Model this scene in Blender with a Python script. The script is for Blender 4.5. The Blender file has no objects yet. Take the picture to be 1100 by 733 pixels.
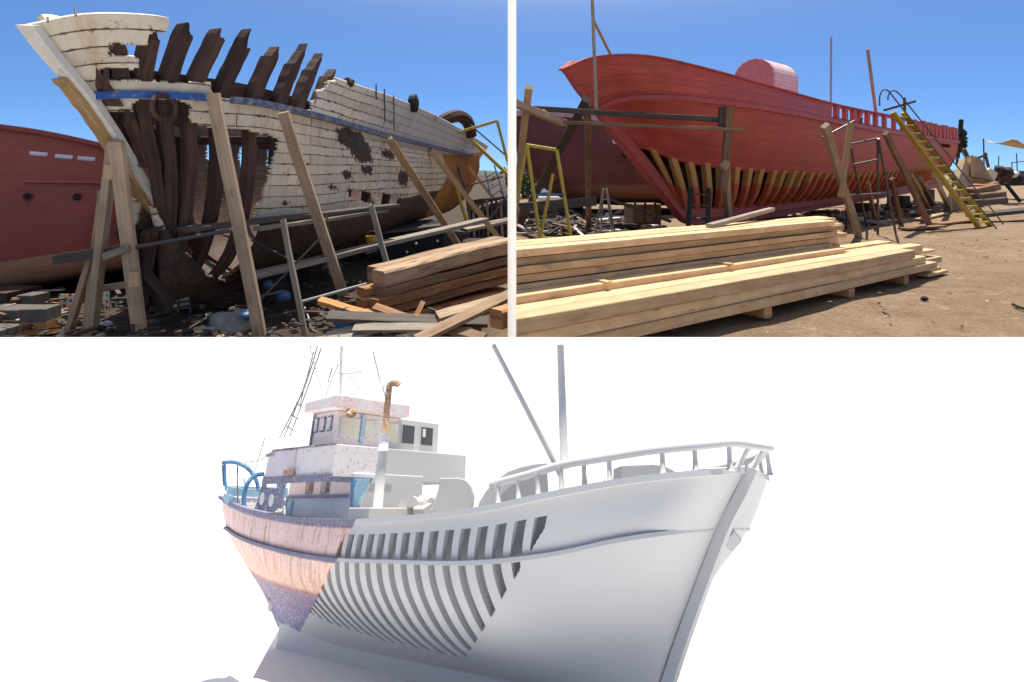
import bpy, math, random
from mathutils import Vector, noise as mnoise
R = math.radians
rnd = random.Random(7)
SC = bpy.context.scene
COL = SC.collection
# ---------------------------------------------------------------- camera model
F, HZ, CZ = 650.0, 185.0, 1.7          # focal length in photo px, horizon row, eye height

def P(px, py, d):
    return Vector(((px - 550) / F * d, d, CZ - (py - HZ) / F * d))

def G(px, py, z=0.0):
    return P(px, py, (CZ - z) * F / (py - HZ))

def V(*a): return Vector(a)

cam_d = bpy.data.cameras.new('camera'); cam = bpy.data.objects.new('camera', cam_d)
COL.objects.link(cam); SC.camera = cam
cam.location = (0, 0, CZ); cam.rotation_euler = (R(90), 0, 0)
cam_d.sensor_width = 36; cam_d.lens = F / 1100 * 36
cam_d.shift_y = -(366.5 - HZ) / 1100
cam_d.clip_start = 0.05; cam_d.clip_end = 5000

# ---------------------------------------------------------------- mesh builder
def catmull(pts, n):
    """n+1 samples through the points, evenly spread over the control parameter"""
    m = len(pts) - 1; out = []
    for i in range(n + 1):
        t = i / n * m; k = min(int(t), m - 1); f = t - k
        p1, p2 = pts[k], pts[k + 1]
        p0 = pts[k - 1] if k > 0 else p1 * 2 - p2
        p3 = pts[k + 2] if k + 2 <= m else p2 * 2 - p1
        out.append(0.5 * ((2 * p1) + (p2 - p0) * f + (2 * p0 - 5 * p1 + 4 * p2 - p3) * f * f + (3 * p1 - p0 - 3 * p2 + p3) * f ** 3))
    return out

def resample(pts, n):
    """n+1 points spaced evenly by length along a dense polyline"""
    L = [0.0]
    for a, b in zip(pts, pts[1:]): L.append(L[-1] + (b - a).length)
    out = []; k = 0
    for i in range(n + 1):
        s = L[-1] * i / n
        while k < len(L) - 2 and L[k + 1] < s: k += 1
        f = (s - L[k]) / max(1e-9, L[k + 1] - L[k]); out.append(pts[k].lerp(pts[k + 1], f))
    return out

class MB:
    def __init__(s): s.v = []; s.f = []; s.uv = []; s.mi = []
    def face(s, idx, uv=None, mi=0):
        s.f.append(tuple(idx)); s.uv.append(uv); s.mi.append(mi)
    def bar(s, p0, p1, w, h=None, up=(0, 0, 1), ch=0.12, nseg=1, wob=0.0, mi=0, taper=1.0, seed=None):
        """chamfered beam from p0 to p1; w sideways, h along up"""
        h = w if h is None else h
        p0, p1 = Vector(p0), Vector(p1); ax = p1 - p0; L = ax.length
        if L < 1e-6: return s
        ax.normalize(); up = Vector(up)
        if abs(ax.dot(up.normalized())) > 0.97: up = Vector((0, 1, 0)) if abs(ax.y) < 0.9 else Vector((1, 0, 0))
        sd = ax.cross(up).normalized(); up = sd.cross(ax).normalized()
        c = min(w, h) * ch; a, b = w / 2, h / 2
        prof = [(-a + c, -b), (a - c, -b), (a, -b + c), (a, b - c), (a - c, b), (-a + c, b), (-a, b - c), (-a, -b + c)]
        per = [0]
        for i in range(8):
            q, r = prof[i], prof[(i + 1) % 8]; per.append(per[-1] + math.hypot(q[0] - r[0], q[1] - r[1]))
        u0, v0 = rnd.uniform(0, 50), rnd.uniform(0, 50)
        base = len(s.v)
        for k in range(nseg + 1):
            t = k / nseg; cpt = p0 + ax * (L * t); sc = 1 + (taper - 1) * t
            if wob:
                cpt = cpt + sd * (wob * mnoise.noise(V(t * 3 + u0, v0, 0))) + up * (wob * mnoise.noise(V(t * 3 + u0, v0, 9)))
            for j, (x, y) in enumerate(prof):
                q = 1 + (wob * 6 * mnoise.noise(V(t * L * 5 + u0, j * 1.7, v0)) if wob else 0)
                s.v.append(cpt + sd * (x * sc * q) + up * (y * sc * q))
        for k in range(nseg):
            for j in range(8):
                j2 = (j + 1) % 8; a0 = base + k * 8
                u_, u2 = u0 + L * k / nseg, u0 + L * (k + 1) / nseg
                s.face((a0 + j, a0 + 8 + j, a0 + 8 + j2, a0 + j2), [(u_, v0 + per[j]), (u2, v0 + per[j]), (u2, v0 + per[j + 1]), (u_, v0 + per[j + 1])], mi)
        e = base + nseg * 8
        cuv = lambda k: [(u0 + prof[j][0] * .3, v0 + prof[j][1]) for j in k]
        r1 = list(range(8)); r2 = r1[::-1]
        s.face([base + j for j in r1], cuv(r1), mi); s.face([e + j for j in r2], cuv(r2), mi)
        return s
    def box(s, c, sx, sy, sz, rz=0.0, ch=0.04, mi=0):
        """box standing on c (centre of its base)"""
        c = Vector(c); d = V(math.cos(rz), math.sin(rz), 0) * sx / 2; m = c + V(0, 0, sz / 2)
        return s.bar(m - d, m + d, sy, sz, ch=ch, mi=mi)
    def tube(s, pts, r, n=8, mi=0, cap=True, flat=1.0):
        pts = [Vector(p) for p in pts]; m = len(pts)
        rr = r if isinstance(r, (list, tuple)) else [r] * m
        base = len(s.v); u0 = rnd.uniform(0, 50); L = 0; ref = None; us = []
        for k in range(m):
            t = (pts[min(k + 1, m - 1)] - pts[max(k - 1, 0)]).normalized()
            if ref is None:
                ref = V(0, 0, 1) if abs(t.z) < 0.9 else V(1, 0, 0)
            sd = t.cross(ref).normalized(); ref = sd.cross(t).normalized()
            if k: L += (pts[k] - pts[k - 1]).length
            us.append(u0 + L)
            for j in range(n):
                a = 2 * math.pi * j / n
                s.v.append(pts[k] + sd * (math.cos(a) * rr[k]) + ref * (math.sin(a) * rr[k] * flat))
        for k in range(m - 1):
            for j in range(n):
                j2 = (j + 1) % n; a0 = base + k * n; w = 6.283 * rr[k] / n
                s.face((a0 + j, a0 + n + j, a0 + n + j2, a0 + j2)[::-1], [(us[k], j * w), (us[k + 1], j * w), (us[k + 1], (j + 1) * w), (us[k], (j + 1) * w)][::-1], mi)
        if cap:
            s.face([base + j for j in range(n)], None, mi); s.face([base + (m - 1) * n + j for j in range(n)][::-1], None, mi)
        return s
    def grid(s, pts, keep=None, mi=0, flip=False, mif=None, uvo=(0, 0)):
        """surface through pts[i][j]; keep(i, j, centre) drops faces, mif picks a material"""
        ni, nj = len(pts), len(pts[0]); base = len(s.v)
        for row in pts: s.v.extend(row)
        jm, im = nj // 2, ni // 2
        U = [0.0]; W = [0.0]
        for i in range(ni - 1): U.append(U[-1] + (pts[i + 1][jm] - pts[i][jm]).length)
        for j in range(nj - 1): W.append(W[-1] + (pts[im][j + 1] - pts[im][j]).length)
        ux, uy = uvo
        for i in range(ni - 1):
            for j in range(nj - 1):
                c = (pts[i][j] + pts[i + 1][j] + pts[i + 1][j + 1] + pts[i][j + 1]) / 4
                if keep and not keep(i, j, c): continue
                idx = (base + i * nj + j, base + (i + 1) * nj + j, base + (i + 1) * nj + j + 1, base + i * nj + j + 1)
                uv = [(U[i] + ux, W[j] + uy), (U[i + 1] + ux, W[j] + uy), (U[i + 1] + ux, W[j + 1] + uy), (U[i] + ux, W[j + 1] + uy)]
                if flip: idx, uv = idx[::-1], uv[::-1]
                s.face(idx, uv, mif(i, j, c) if mif else mi)
        return s
    def ribbon(s, ctr, wv, dv, mi=0):
        """rectangular section swept along ctr; half width vectors wv, half depth vectors dv"""
        base = len(s.v); n = len(ctr); u0 = rnd.uniform(0, 50); L = 0
        for c, w, d in zip(ctr, wv, dv): s.v.extend([c - w - d, c + w - d, c + w + d, c - w + d])
        for k in range(n - 1):
            l2 = L + (ctr[k + 1] - ctr[k]).length; a = base + 4 * k
            for j in range(4):
                j2 = (j + 1) % 4; e = [0, .2, .35, .55, .7]
                s.face((a + j, a + j2, a + 4 + j2, a + 4 + j), [(u0 + L, e[j]), (u0 + L, e[j + 1]), (u0 + l2, e[j + 1]), (u0 + l2, e[j])], mi)
            L = l2
        s.face((base + 3, base + 2, base + 1, base), None, mi)
        e = base + 4 * (n - 1); s.face((e, e + 1, e + 2, e + 3), None, mi)
        return s
    def prism(s, poly, off, mi=0):
        """polygon (3-D points) pushed along off"""
        base = len(s.v); n = len(poly); off = Vector(off)
        s.v.extend([Vector(p) for p in poly]); s.v.extend([Vector(p) + off for p in poly])
        u0 = rnd.uniform(0, 9)
        a = poly[0]; e1 = (poly[1] - poly[0]).normalized(); nn = off.normalized(); e2 = nn.cross(e1)
        pu = [(u0 + (p - a).dot(e1), u0 + (p - a).dot(e2)) for p in poly]
        s.face(list(range(base, base + n))[::-1], pu[::-1], mi); s.face(list(range(base + n, base + 2 * n)), pu, mi)
        for k in range(n):
            k2 = (k + 1) % n; l = (poly[k2] - poly[k]).length
            s.face((base + k, base + k2, base + n + k2, base + n + k), [(u0, 0), (u0 + l, 0), (u0 + l, off.length), (u0, off.length)], mi)
        return s
    def lathe(s, c, prof, n=16, ax=(0, 0, 1), mi=0, rot=None):
        """prof: (radius, height) pairs turned about ax through c"""
        c = Vector(c); ax = Vector(ax).normalized(); e1 = ax.orthogonal().normalized(); e2 = ax.cross(e1)
        base = len(s.v)
        for r, h in prof:
            for j in range(n):
                a = 2 * math.pi * j / n
                s.v.append(c + ax * h + e1 * (r * math.cos(a)) + e2 * (r * math.sin(a)))
        for k in range(len(prof) - 1):
            for j in range(n):
                j2 = (j + 1) % n; a = base + k * n
                s.face((a + j, a + j2, a + n + j2, a + n + j), [(j / n, prof[k][1]), ((j + 1) / n, prof[k][1]), ((j + 1) / n, prof[k + 1][1]), (j / n, prof[k + 1][1])], mi)
        s.face([base + j for j in range(n)][::-1], None, mi)
        e = base + (len(prof) - 1) * n; s.face([e + j for j in range(n)], None, mi)
        return s
    def blob(s, c, rx, ry, rz, n=14, m=9, amp=.25, fr=1.5, seed=0, mi=0):
        c = Vector(c); g = []
        for i in range(n + 1):
            row = []
            for j in range(m + 1):
                a, b = 2 * math.pi * (i % n) / n, math.pi * j / m
                d = V(math.sin(b) * math.cos(a), math.sin(b) * math.sin(a), math.cos(b))
                q = 1 + amp * mnoise.noise(d * fr + V(seed * 7.3, seed, 0)) + amp * .5 * mnoise.noise(d * fr * 3 + V(seed, 3, 1))
                row.append(c + V(d.x * rx * q, d.y * ry * q, d.z * rz * q))
            g.append(row)
        return s.grid(g, mi=mi)
    def build(s, name, mats, parent=None, smooth=False, solid=None, attr=None, bevel=None, offset=-1):
        me = bpy.data.meshes.new(name)
        if parent is not None: org = Vector(parent['_org'])
        else:
            xs = [p.x for p in s.v]; ys = [p.y for p in s.v]; zs = [p.z for p in s.v]
            org = V((min(xs) + max(xs)) / 2, (min(ys) + max(ys)) / 2, min(zs))
        me.from_pydata([tuple(p - org) for p in s.v], [], s.f)
        uvl = me.uv_layers.new(name='UVMap').data; k = 0
        for uv, f in zip(s.uv, s.f):
            for q in range(len(f)):
                uvl[k].uv = uv[q] if uv else (0.3 * q, 0.1 * q); k += 1
        for m in (mats if isinstance(mats, (list, tuple)) else [mats]): me.materials.append(m)
        me.polygons.foreach_set('material_index', s.mi)
        if smooth: me.polygons.foreach_set('use_smooth', [True] * len(s.f))
        if attr:
            for an, fn in attr.items():
                at = me.attributes.new(an, 'FLOAT', 'POINT')
                at.data.foreach_set('value', [fn(p) for p in s.v])
        me.update()
        o = bpy.data.objects.new(name, me); COL.objects.link(o)
        if parent is not None: o.parent = parent
        else: o.location = org
        o['_org'] = tuple(org)
        if solid:
            md = o.modifiers.new('solid', 'SOLIDIFY'); md.thickness = solid; md.offset = offset
        if bevel:
            md = o.modifiers.new('bevel', 'BEVEL'); md.width = bevel; md.segments = 2; md.limit_method = 'ANGLE'
        return o

def tag(o, label, cat, group=None, kind=None):
    o['label'] = label; o['category'] = cat
    if group: o['group'] = group
    if kind: o['kind'] = kind
    return o

def thing(name, label, cat, loc, group=None):
    o = bpy.data.objects.new(name, None); COL.objects.link(o); o.location = loc; o['_org'] = tuple(loc)
    o.empty_display_size = .2
    return tag(o, label, cat, group)

def pip(x, y, poly):
    c = False; n = len(poly)
    for i in range(n):
        (x1, y1), (x2, y2) = poly[i], poly[i - 1]
        if (y1 > y) != (y2 > y) and x < (x2 - x1) * (y - y1) / (y2 - y1) + x1: c = not c
    return c

def pdist(x, y, poly):
    """signed distance in px: positive inside"""
    d = 1e9; n = len(poly)
    for i in range(n):
        (x1, y1), (x2, y2) = poly[i], poly[i - 1]
        dx, dy = x2 - x1, y2 - y1; t = max(0, min(1, ((x - x1) * dx + (y - y1) * dy) / max(1e-9, dx * dx + dy * dy)))
        d = min(d, math.hypot(x - x1 - t * dx, y - y1 - t * dy))
    return d if pip(x, y, poly) else -d

def proj(p): return (550 + F * p.x / p.y, HZ - (p.z - CZ) / p.y * F)

# ---------------------------------------------------------------- materials
class NT:
    def __init__(s, name):
        s.m = bpy.data.materials.new(name); s.m.use_nodes = True; s.t = s.m.node_tree
        s.b = s.t.nodes['Principled BSDF']; s.out = s.t.nodes['Material Output']
    def n(s, ty, **kw):
        nd = s.t.nodes.new(ty)
        for k, v in kw.items(): setattr(nd, k, v)
        return nd
    def l(s, a, b): s.t.links.new(a, b)
    def setin(s, sock, v):
        if hasattr(v, 'is_output'): s.l(v, sock)
        elif isinstance(v, (tuple, list)) and len(v) == 3 and sock.type == 'RGBA': sock.default_value = (*v, 1)
        else: sock.default_value = v
    def coord(s, kind='Object', scale=(1, 1, 1)):
        tc = s.n('ShaderNodeTexCoord'); mp = s.n('ShaderNodeMapping'); s.l(tc.outputs[kind], mp.inputs[0])
        mp.inputs['Scale'].default_value = scale; return mp.outputs[0]
    def noise(s, vec, sc=5.0, det=6, rough=.55, dist=0.0):
        nd = s.n('ShaderNodeTexNoise'); s.l(vec, nd.inputs['Vector'])
        nd.inputs['Scale'].default_value = sc; nd.inputs['Detail'].default_value = det
        nd.inputs['Roughness'].default_value = rough; nd.inputs['Distortion'].default_value = dist
        return nd.outputs['Fac']
    def ramp(s, f, lo, hi, a=0.0, b=1.0):
        nd = s.n('ShaderNodeMapRange'); nd.clamp = True; s.l(f, nd.inputs[0])
        for i, v in zip((1, 2, 3, 4), (lo, hi, a, b)): nd.inputs[i].default_value = v
        return nd.outputs[0]
    def math(s, op, a, b=0.0, clamp=False):
        nd = s.n('ShaderNodeMath', operation=op, use_clamp=clamp); s.setin(nd.inputs[0], a); s.setin(nd.inputs[1], b); return nd.outputs[0]
    def mix(s, f, a, b, mode='MIX'):
        nd = s.n('ShaderNodeMix', data_type='RGBA', blend_type=mode)
        s.setin(nd.inputs[0], f); s.setin(nd.inputs[6], a); s.setin(nd.inputs[7], b); return nd.outputs[2]
    def bump(s, h, st=.3, dist=.01):
        nd = s.n('ShaderNodeBump'); nd.inputs['Strength'].default_value = st; nd.inputs['Distance'].default_value = dist
        s.l(h, nd.inputs['Height']); s.l(nd.outputs[0], s.b.inputs['Normal'])
    def rnd(s, lo, hi):
        return s.ramp(s.n('ShaderNodeObjectInfo').outputs['Random'], 0, 1, lo, hi)
    def hsv(s, col, val=1.0, sat=1.0):
        nd = s.n('ShaderNodeHueSaturation'); s.setin(nd.inputs['Color'], col); s.setin(nd.inputs['Value'], val); s.setin(nd.inputs['Saturation'], sat); return nd.outputs[0]
    def done(s, col, rough=.7, spec=.3, metal=0.0):
        s.setin(s.b.inputs['Base Color'], col); s.setin(s.b.inputs['Roughness'], rough)
        s.b.inputs['Specular IOR Level'].default_value = spec; s.b.inputs['Metallic'].default_value = metal
        return s.m

def m_plain(name, col, rough=.6, var=.25, sc=4.0, dirt=None, dirtamt=.5, bump=.15, metal=0.0, spec=.3):
    t = NT(name); c = t.coord()
    n1 = t.noise(c, sc, 8, .65); v = t.ramp(n1, .25, .75, 1 - var, 1 + var * .6)
    k = t.hsv(col, v)
    n2 = t.noise(c, sc * 3.1, 8, .7)
    if dirt: k = t.mix(t.ramp(n2, 1 - dirtamt, 1.15 - dirtamt), k, dirt)
    t.bump(n2, bump, .01)
    return t.done(k, t.ramp(n2, .3, .8, max(.05, rough - .12), min(1, rough + .12)), spec, metal)

def m_wood(name, light, dark, knots=.5, rough=.75, grain=30, dirt=None, da=.4, rv=.25, bump=.25):
    t = NT(name); uv = t.coord('UV', (1, 1, 1)); st = t.coord('UV', (1.2, grain, 1))
    g = t.noise(st, 1.0, 8, .65, .6); k = t.mix(t.ramp(g, .3, .7), dark, light)
    blot = t.noise(uv, 2.3, 4, .6); k = t.hsv(k, t.math('MULTIPLY', t.ramp(blot, .3, .7, .8, 1.12), t.rnd(1 - rv, 1 + rv * .6)))
    vo = t.n('ShaderNodeTexVoronoi'); t.l(t.coord('UV', (1.7, 8, 1)), vo.inputs['Vector']); vo.inputs['Scale'].default_value = 1.0
    kn = t.ramp(vo.outputs['Distance'], .03, .13, knots, 0); k = t.mix(kn, k, tuple(c * .45 for c in dark))
    if dirt:
        dn = t.noise(t.coord('UV', (1.5, 6, 1)), 1.6, 8, .7); k = t.mix(t.ramp(dn, 1 - da, 1.12 - da), k, dirt)
    t.bump(g, bump, .006)
    return t.done(k, rough, .25)

M = {}
M['pine'] = m_wood('fresh_pine', (.74, .545, .32), (.58, .37, .185), .8, dirt=(.40, .23, .10), da=.42)
M['pine_grey'] = m_wood('weathered_pine', (.64, .45, .25), (.45, .285, .14), .7, dirt=(.24, .19, .15), da=.45)
M['prop'] = m_wood('prop_timber', (.56, .41, .27), (.37, .255, .165), .6, dirt=(.22, .17, .125), da=.43)
M['old'] = m_wood('old_brown_timber', (.30, .18, .105), (.13, .075, .045), .3, grain=18, dirt=(.38, .28, .19), da=.38, bump=.7)
M['saw'] = m_wood('reddish_timber', (.46, .23, .10), (.24, .11, .05), .3, grain=16, dirt=(.42, .30, .19), da=.42, bump=.8)
M['dust'] = m_wood('dusty_timber', (.55, .38, .23), (.27, .165, .10), .4, grain=16, dirt=(.16, .10, .065), da=.46, bump=.7)
M['orange'] = m_wood('orange_timber', (.60, .30, .10), (.42, .19, .06), .4)
M['grey_plank'] = m_wood('grey_plank', (.44, .37, .29), (.22, .18, .14), .3, dirt=(.13, .11, .09), da=.4)
M['dark_plank'] = m_wood('dark_plank', (.14, .11, .09), (.06, .05, .042), .2, dirt=(.34, .28, .22), da=.34)
M['char'] = m_wood('charred_timber', (.125, .068, .050), (.036, .021, .017), .2, grain=18, dirt=(.22, .15, .10), da=.33, bump=.8)
M['bark'] = m_wood('rib_timber', (.52, .33, .16), (.34, .19, .09), .4)
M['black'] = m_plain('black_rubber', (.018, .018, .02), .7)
M['steel'] = m_plain('dark_steel', (.11, .10, .10), .5, dirt=(.25, .12, .06), dirtamt=.42, metal=.4)
M['grey_metal'] = m_plain('grey_painted_metal', (.42, .42, .42), .5, dirt=(.2, .14, .1), dirtamt=.35)
M['yellow'] = m_plain('yellow_paint', (.52, .39, .06), .55, dirt=(.28, .20, .08), dirtamt=.40)
M['blue'] = m_plain('blue_paint', (.035, .10, .26), .5, dirt=(.12, .13, .16), dirtamt=.42)
M['white'] = m_plain('white_paint', (.78, .77, .74), .5, dirt=(.45, .38, .3), dirtamt=.32)
M['red'] = m_plain('red_cloth', (.45, .05, .04), .7)
M['cream'] = m_plain('cream_board', (.72, .62, .44), .7, dirt=(.4, .3, .18), dirtamt=.4)
M['concrete'] = m_plain('grey_concrete', (.30, .29, .27), .85, dirt=(.12, .11, .1), dirtamt=.4)
M['tarp_grey'] = m_plain('grey_tarp', (.24, .24, .23), .6, dirt=(.42, .40, .36), dirtamt=.4)
M['tarp_tan'] = m_plain('tan_tarp', (.66, .47, .23), .8, var=.1)
M['tarp_blue'] = m_plain('blue_tarp', (.16, .30, .50), .6)
M['green'] = m_plain('green_paint', (.05, .30, .10), .6)

# ---------------------------------------------------------------- hull materials
def m_hull_white():
    t = NT('weathered_white_planking')
    uv = t.coord('UV'); ob = t.coord()
    wob = t.n('ShaderNodeTexNoise'); t.l(uv, wob.inputs['Vector']); wob.inputs['Scale'].default_value = 1.3
    wv = t.n('ShaderNodeVectorMath', operation='MULTIPLY_ADD'); t.l(wob.outputs['Color'], wv.inputs[0]); wv.inputs[1].default_value = (.05, .05, 0); t.l(uv, wv.inputs[2])
    br = t.n('ShaderNodeTexBrick'); t.l(wv.outputs[0], br.inputs['Vector'])
    br.inputs['Scale'].default_value = 1; br.inputs['Brick Width'].default_value = 2.3; br.inputs['Row Height'].default_value = .135
    br.inputs['Mortar Size'].default_value = .006; br.inputs['Mortar Smooth'].default_value = .3
    br.inputs['Color1'].default_value = (.82, .73, .56, 1); br.inputs['Color2'].default_value = (.66, .575, .43, 1); br.inputs['Mortar'].default_value = (.74, .67, .54, 1)
    n1 = t.noise(ob, 2.2, 10, .7); n2 = t.noise(ob, 11, 8, .75); n3 = t.noise(t.coord('UV', (9, .7, 1)), 1.2, 8, .6)
    big = t.noise(ob, .8, 3, .5)
    k = t.hsv(br.outputs['Color'], t.ramp(n1, .3, .7, .86, 1.08))
    k = t.mix(t.math('MULTIPLY', t.ramp(n3, .48, .70), t.ramp(big, .36, .62, .12, .9)), k, (.50, .27, .10))          # rust runs
    seam = t.math('MULTIPLY', br.outputs['Fac'], t.ramp(n1, .34, .52, .3, 1))
    # flakes gather along the seams: a second, wider mortar as the mask
    bw = t.n('ShaderNodeTexBrick'); t.l(wv.outputs[0], bw.inputs['Vector'])
    for a_, v_ in (('Scale', 1), ('Brick Width', 2.3), ('Row Height', .135), ('Mortar Size', .034), ('Mortar Smooth', 1.0)): bw.inputs[a_].default_value = v_
    fl = t.math('ADD', n2, t.math('MULTIPLY', bw.outputs['Fac'], .13))
    k = t.mix(t.math('MULTIPLY', t.ramp(fl, .60, .66), t.ramp(n1, .42, .54)), k, t.mix(t.ramp(n3, .4, .6), (.10, .06, .04), (.36, .19, .09)))
    k = t.mix(t.math('MULTIPLY', t.ramp(t.noise(ob, 5, 8, .7), .5, .75), .5), k, (.45, .37, .27))                     # chips
    k = t.mix(seam, k, (.06, .04, .03))
    a = t.n('ShaderNodeAttribute', attribute_name='peel').outputs['Fac']
    pk = t.ramp(t.math('ADD', a, t.math('ADD', t.math('MULTIPLY', t.math('SUBTRACT', n1, .5), 1.6), t.math('MULTIPLY', t.math('SUBTRACT', n2, .5), 1.2))), .47, .53)
    k = t.mix(pk, k, t.mix(t.ramp(n2, .4, .6), (.035, .028, .022), (.10, .065, .04)))
    bl = t.n('ShaderNodeAttribute', attribute_name='grey').outputs['Fac']
    k = t.mix(t.math('MULTIPLY', bl, t.ramp(n1, .3, .6, .2, .7)), k, (.42, .46, .50))
    lo = t.n('ShaderNodeAttribute', attribute_name='low').outputs['Fac']
    lk = t.ramp(t.math('ADD', lo, t.math('MULTIPLY', t.math('SUBTRACT', n1, .5), .35)), .46, .54)
    k = t.mix(lk, k, t.mix(t.ramp(n2, .4, .65), (.055, .034, .027), (.13, .078, .056)))
    b = t.n('ShaderNodeAttribute', attribute_name='brown').outputs['Fac']
    bk = t.ramp(t.math('ADD', b, t.math('MULTIPLY', t.math('SUBTRACT', n1, .5), .7)), .45, .55)
    k = t.mix(bk, k, t.mix(t.ramp(n3, .35, .65), (.46, .23, .06), (.30, .14, .045)))
    h = t.math('SUBTRACT', t.math('MULTIPLY', n2, .3), t.math('MULTIPLY', br.outputs['Fac'], 1.0))
    t.bump(h, .6, .012)
    return t.done(k, .62, .25)

def m_hull_red(name, c1, c2, row=.15, seam=.35, var=.12, low=None, rough=.45, spec=.35, dirt=.35):
    t = NT(name); uv = t.coord('UV'); ob = t.coord()
    br = t.n('ShaderNodeTexBrick'); t.l(uv, br.inputs['Vector'])
    br.inputs['Scale'].default_value = 1; br.inputs['Brick Width'].default_value = 4.5; br.inputs['Row Height'].default_value = row
    br.inputs['Mortar Size'].default_value = .005; br.inputs['Mortar Smooth'].default_value = .5
    br.inputs['Color1'].default_value = (*c1, 1); br.inputs['Color2'].default_value = (*c2, 1); br.inputs['Mortar'].default_value = (*[c * .9 for c in c1], 1)
    n1 = t.noise(ob, 1.1, 8, .65); n2 = t.noise(t.coord('UV', (1.5, 14, 1)), 1.3, 8, .65)
    k = t.hsv(br.outputs['Color'], t.ramp(n1, .3, .7, 1 - var, 1 + var)); k = t.hsv(k, t.ramp(n2, .3, .7, .84, 1.12))
    if seam: k = t.mix(t.math('MULTIPLY', br.outputs['Fac'], t.ramp(n1, .35, .6, seam * .3, seam)), k, tuple(c * .35 for c in c1))
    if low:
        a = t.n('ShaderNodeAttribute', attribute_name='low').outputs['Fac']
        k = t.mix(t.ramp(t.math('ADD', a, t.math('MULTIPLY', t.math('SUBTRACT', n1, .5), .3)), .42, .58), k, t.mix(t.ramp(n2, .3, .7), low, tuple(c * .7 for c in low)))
        d = t.n('ShaderNodeAttribute', attribute_name='tar').outputs['Fac']  # near-black towards the hull bottom
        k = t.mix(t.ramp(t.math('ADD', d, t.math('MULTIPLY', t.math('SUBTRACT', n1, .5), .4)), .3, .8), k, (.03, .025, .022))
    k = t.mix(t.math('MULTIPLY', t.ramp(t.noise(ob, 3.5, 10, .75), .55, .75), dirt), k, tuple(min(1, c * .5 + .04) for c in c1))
    t.bump(t.math('SUBTRACT', t.math('MULTIPLY', n2, .4), br.outputs['Fac']), .25, .008)
    return t.done(k, t.ramp(n1, .3, .7, rough - .08, rough + .12), spec)

M['hull_white'] = m_hull_white()
M['hull_red'] = m_hull_red('red_primer_planking', (.53, .095, .074), (.46, .076, .060), .16, .9, .2)
M['hull_steel'] = m_hull_red('dull_red_steel', (.37, .088, .060), (.37, .088, .060), 9.0, 0, .16, (.58, .29, .16), .5, .3)
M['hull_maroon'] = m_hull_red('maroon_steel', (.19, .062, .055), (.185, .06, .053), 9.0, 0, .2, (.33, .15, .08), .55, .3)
M['red_wood'] = m_plain('red_primer_wood', (.50, .095, .076), .5, dirt=(.3, .05, .04), dirtamt=.3)
M['blue_rail_worn'] = m_plain('worn_blue_grey_paint', (.075, .11, .21), .55, .35, 4, dirt=(.27, .27, .28), dirtamt=.56)
M['blue_rail'] = m_plain('scuffed_blue_paint', (.035, .105, .33), .5, .3, 5, dirt=(.27, .28, .31), dirtamt=.47)

def m_rib_red():
    """orange brown frame timber with the lower half primed red"""
    t = NT('half_primed_frame'); a = t.n('ShaderNodeAttribute', attribute_name='primed').outputs['Fac']
    n = t.noise(t.coord(), 3.0, 6, .6); g = t.noise(t.coord('UV', (1.5, 20, 1)), 1.0, 6, .6)
    w = t.mix(t.ramp(g, .3, .7), (.56, .30, .10), (.78, .47, .19))
    k = t.mix(t.ramp(t.math('ADD', a, t.math('MULTIPLY', t.math('SUBTRACT', n, .5), .5)), .47, .53), w, t.mix(t.ramp(g, .3, .7), (.70, .19, .08), (.76, .17, .085)))
    t.bump(g, .25, .005); return t.done(k, .65, .25)
M['rib_red'] = m_rib_red()

# ---------------------------------------------------------------- world and sun
EL, AZ = 67.0, 9.0
w = bpy.data.worlds.new('World'); SC.world = w; w.use_nodes = True
wt = w.node_tree; bg = wt.nodes['Background']
sky = wt.nodes.new('ShaderNodeTexSky'); sky.sky_type = 'NISHITA'; sky.sun_disc = False
sky.sun_elevation = R(EL); sky.sun_rotation = R(AZ)
sky.air_density = 1.0; sky.dust_density = .1; sky.ozone_density = 5.0
tc = wt.nodes.new('ShaderNodeTexCoord'); sp = wt.nodes.new('ShaderNodeSeparateXYZ'); cb = wt.nodes.new('ShaderNodeCombineXYZ')
ma = wt.nodes.new('ShaderNodeMath'); ma.operation = 'MULTIPLY_ADD'; ma.inputs[1].default_value = 2.6; ma.inputs[2].default_value = .16
wt.links.new(tc.outputs['Generated'], sp.inputs[0]); wt.links.new(sp.outputs[0], cb.inputs[0]); wt.links.new(sp.outputs[1], cb.inputs[1])
wt.links.new(sp.outputs[2], ma.inputs[0]); wt.links.new(ma.outputs[0], cb.inputs[2]); wt.links.new(cb.outputs[0], sky.inputs[0])
hs = wt.nodes.new('ShaderNodeHueSaturation'); hr = wt.nodes.new('ShaderNodeMapRange'); wt.links.new(sp.outputs[2], hr.inputs[0]); hr.inputs[1].default_value = .26; hr.inputs[2].default_value = .55; hr.inputs[3].default_value = 1.12; hr.inputs[4].default_value = .45; wt.links.new(hr.outputs[0], hs.inputs['Saturation']); wt.links.new(sky.outputs[0], hs.inputs['Color']); wt.links.new(hs.outputs[0], bg.inputs[0]); bg.inputs[1].default_value = .082
sun_d = bpy.data.lights.new('sun', 'SUN'); sun = bpy.data.objects.new('sun', sun_d); COL.objects.link(sun)
sun_d.energy = 3.3; sun_d.angle = R(.5); sun_d.color = (1.0, .95, .86)
sd = V(math.sin(R(AZ)) * math.cos(R(EL)), math.cos(R(AZ)) * math.cos(R(EL)), math.sin(R(EL)))
sun.rotation_euler = sd.to_track_quat('Z', 'Y').to_euler(); sun.location = (0, 0, 30)
SC.view_settings.view_transform = 'Standard'; SC.view_settings.look = 'None'
SC.view_settings.exposure = 1.08; SC.view_settings.gamma = 1; SC.view_settings.use_curve_mapping = False
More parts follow.
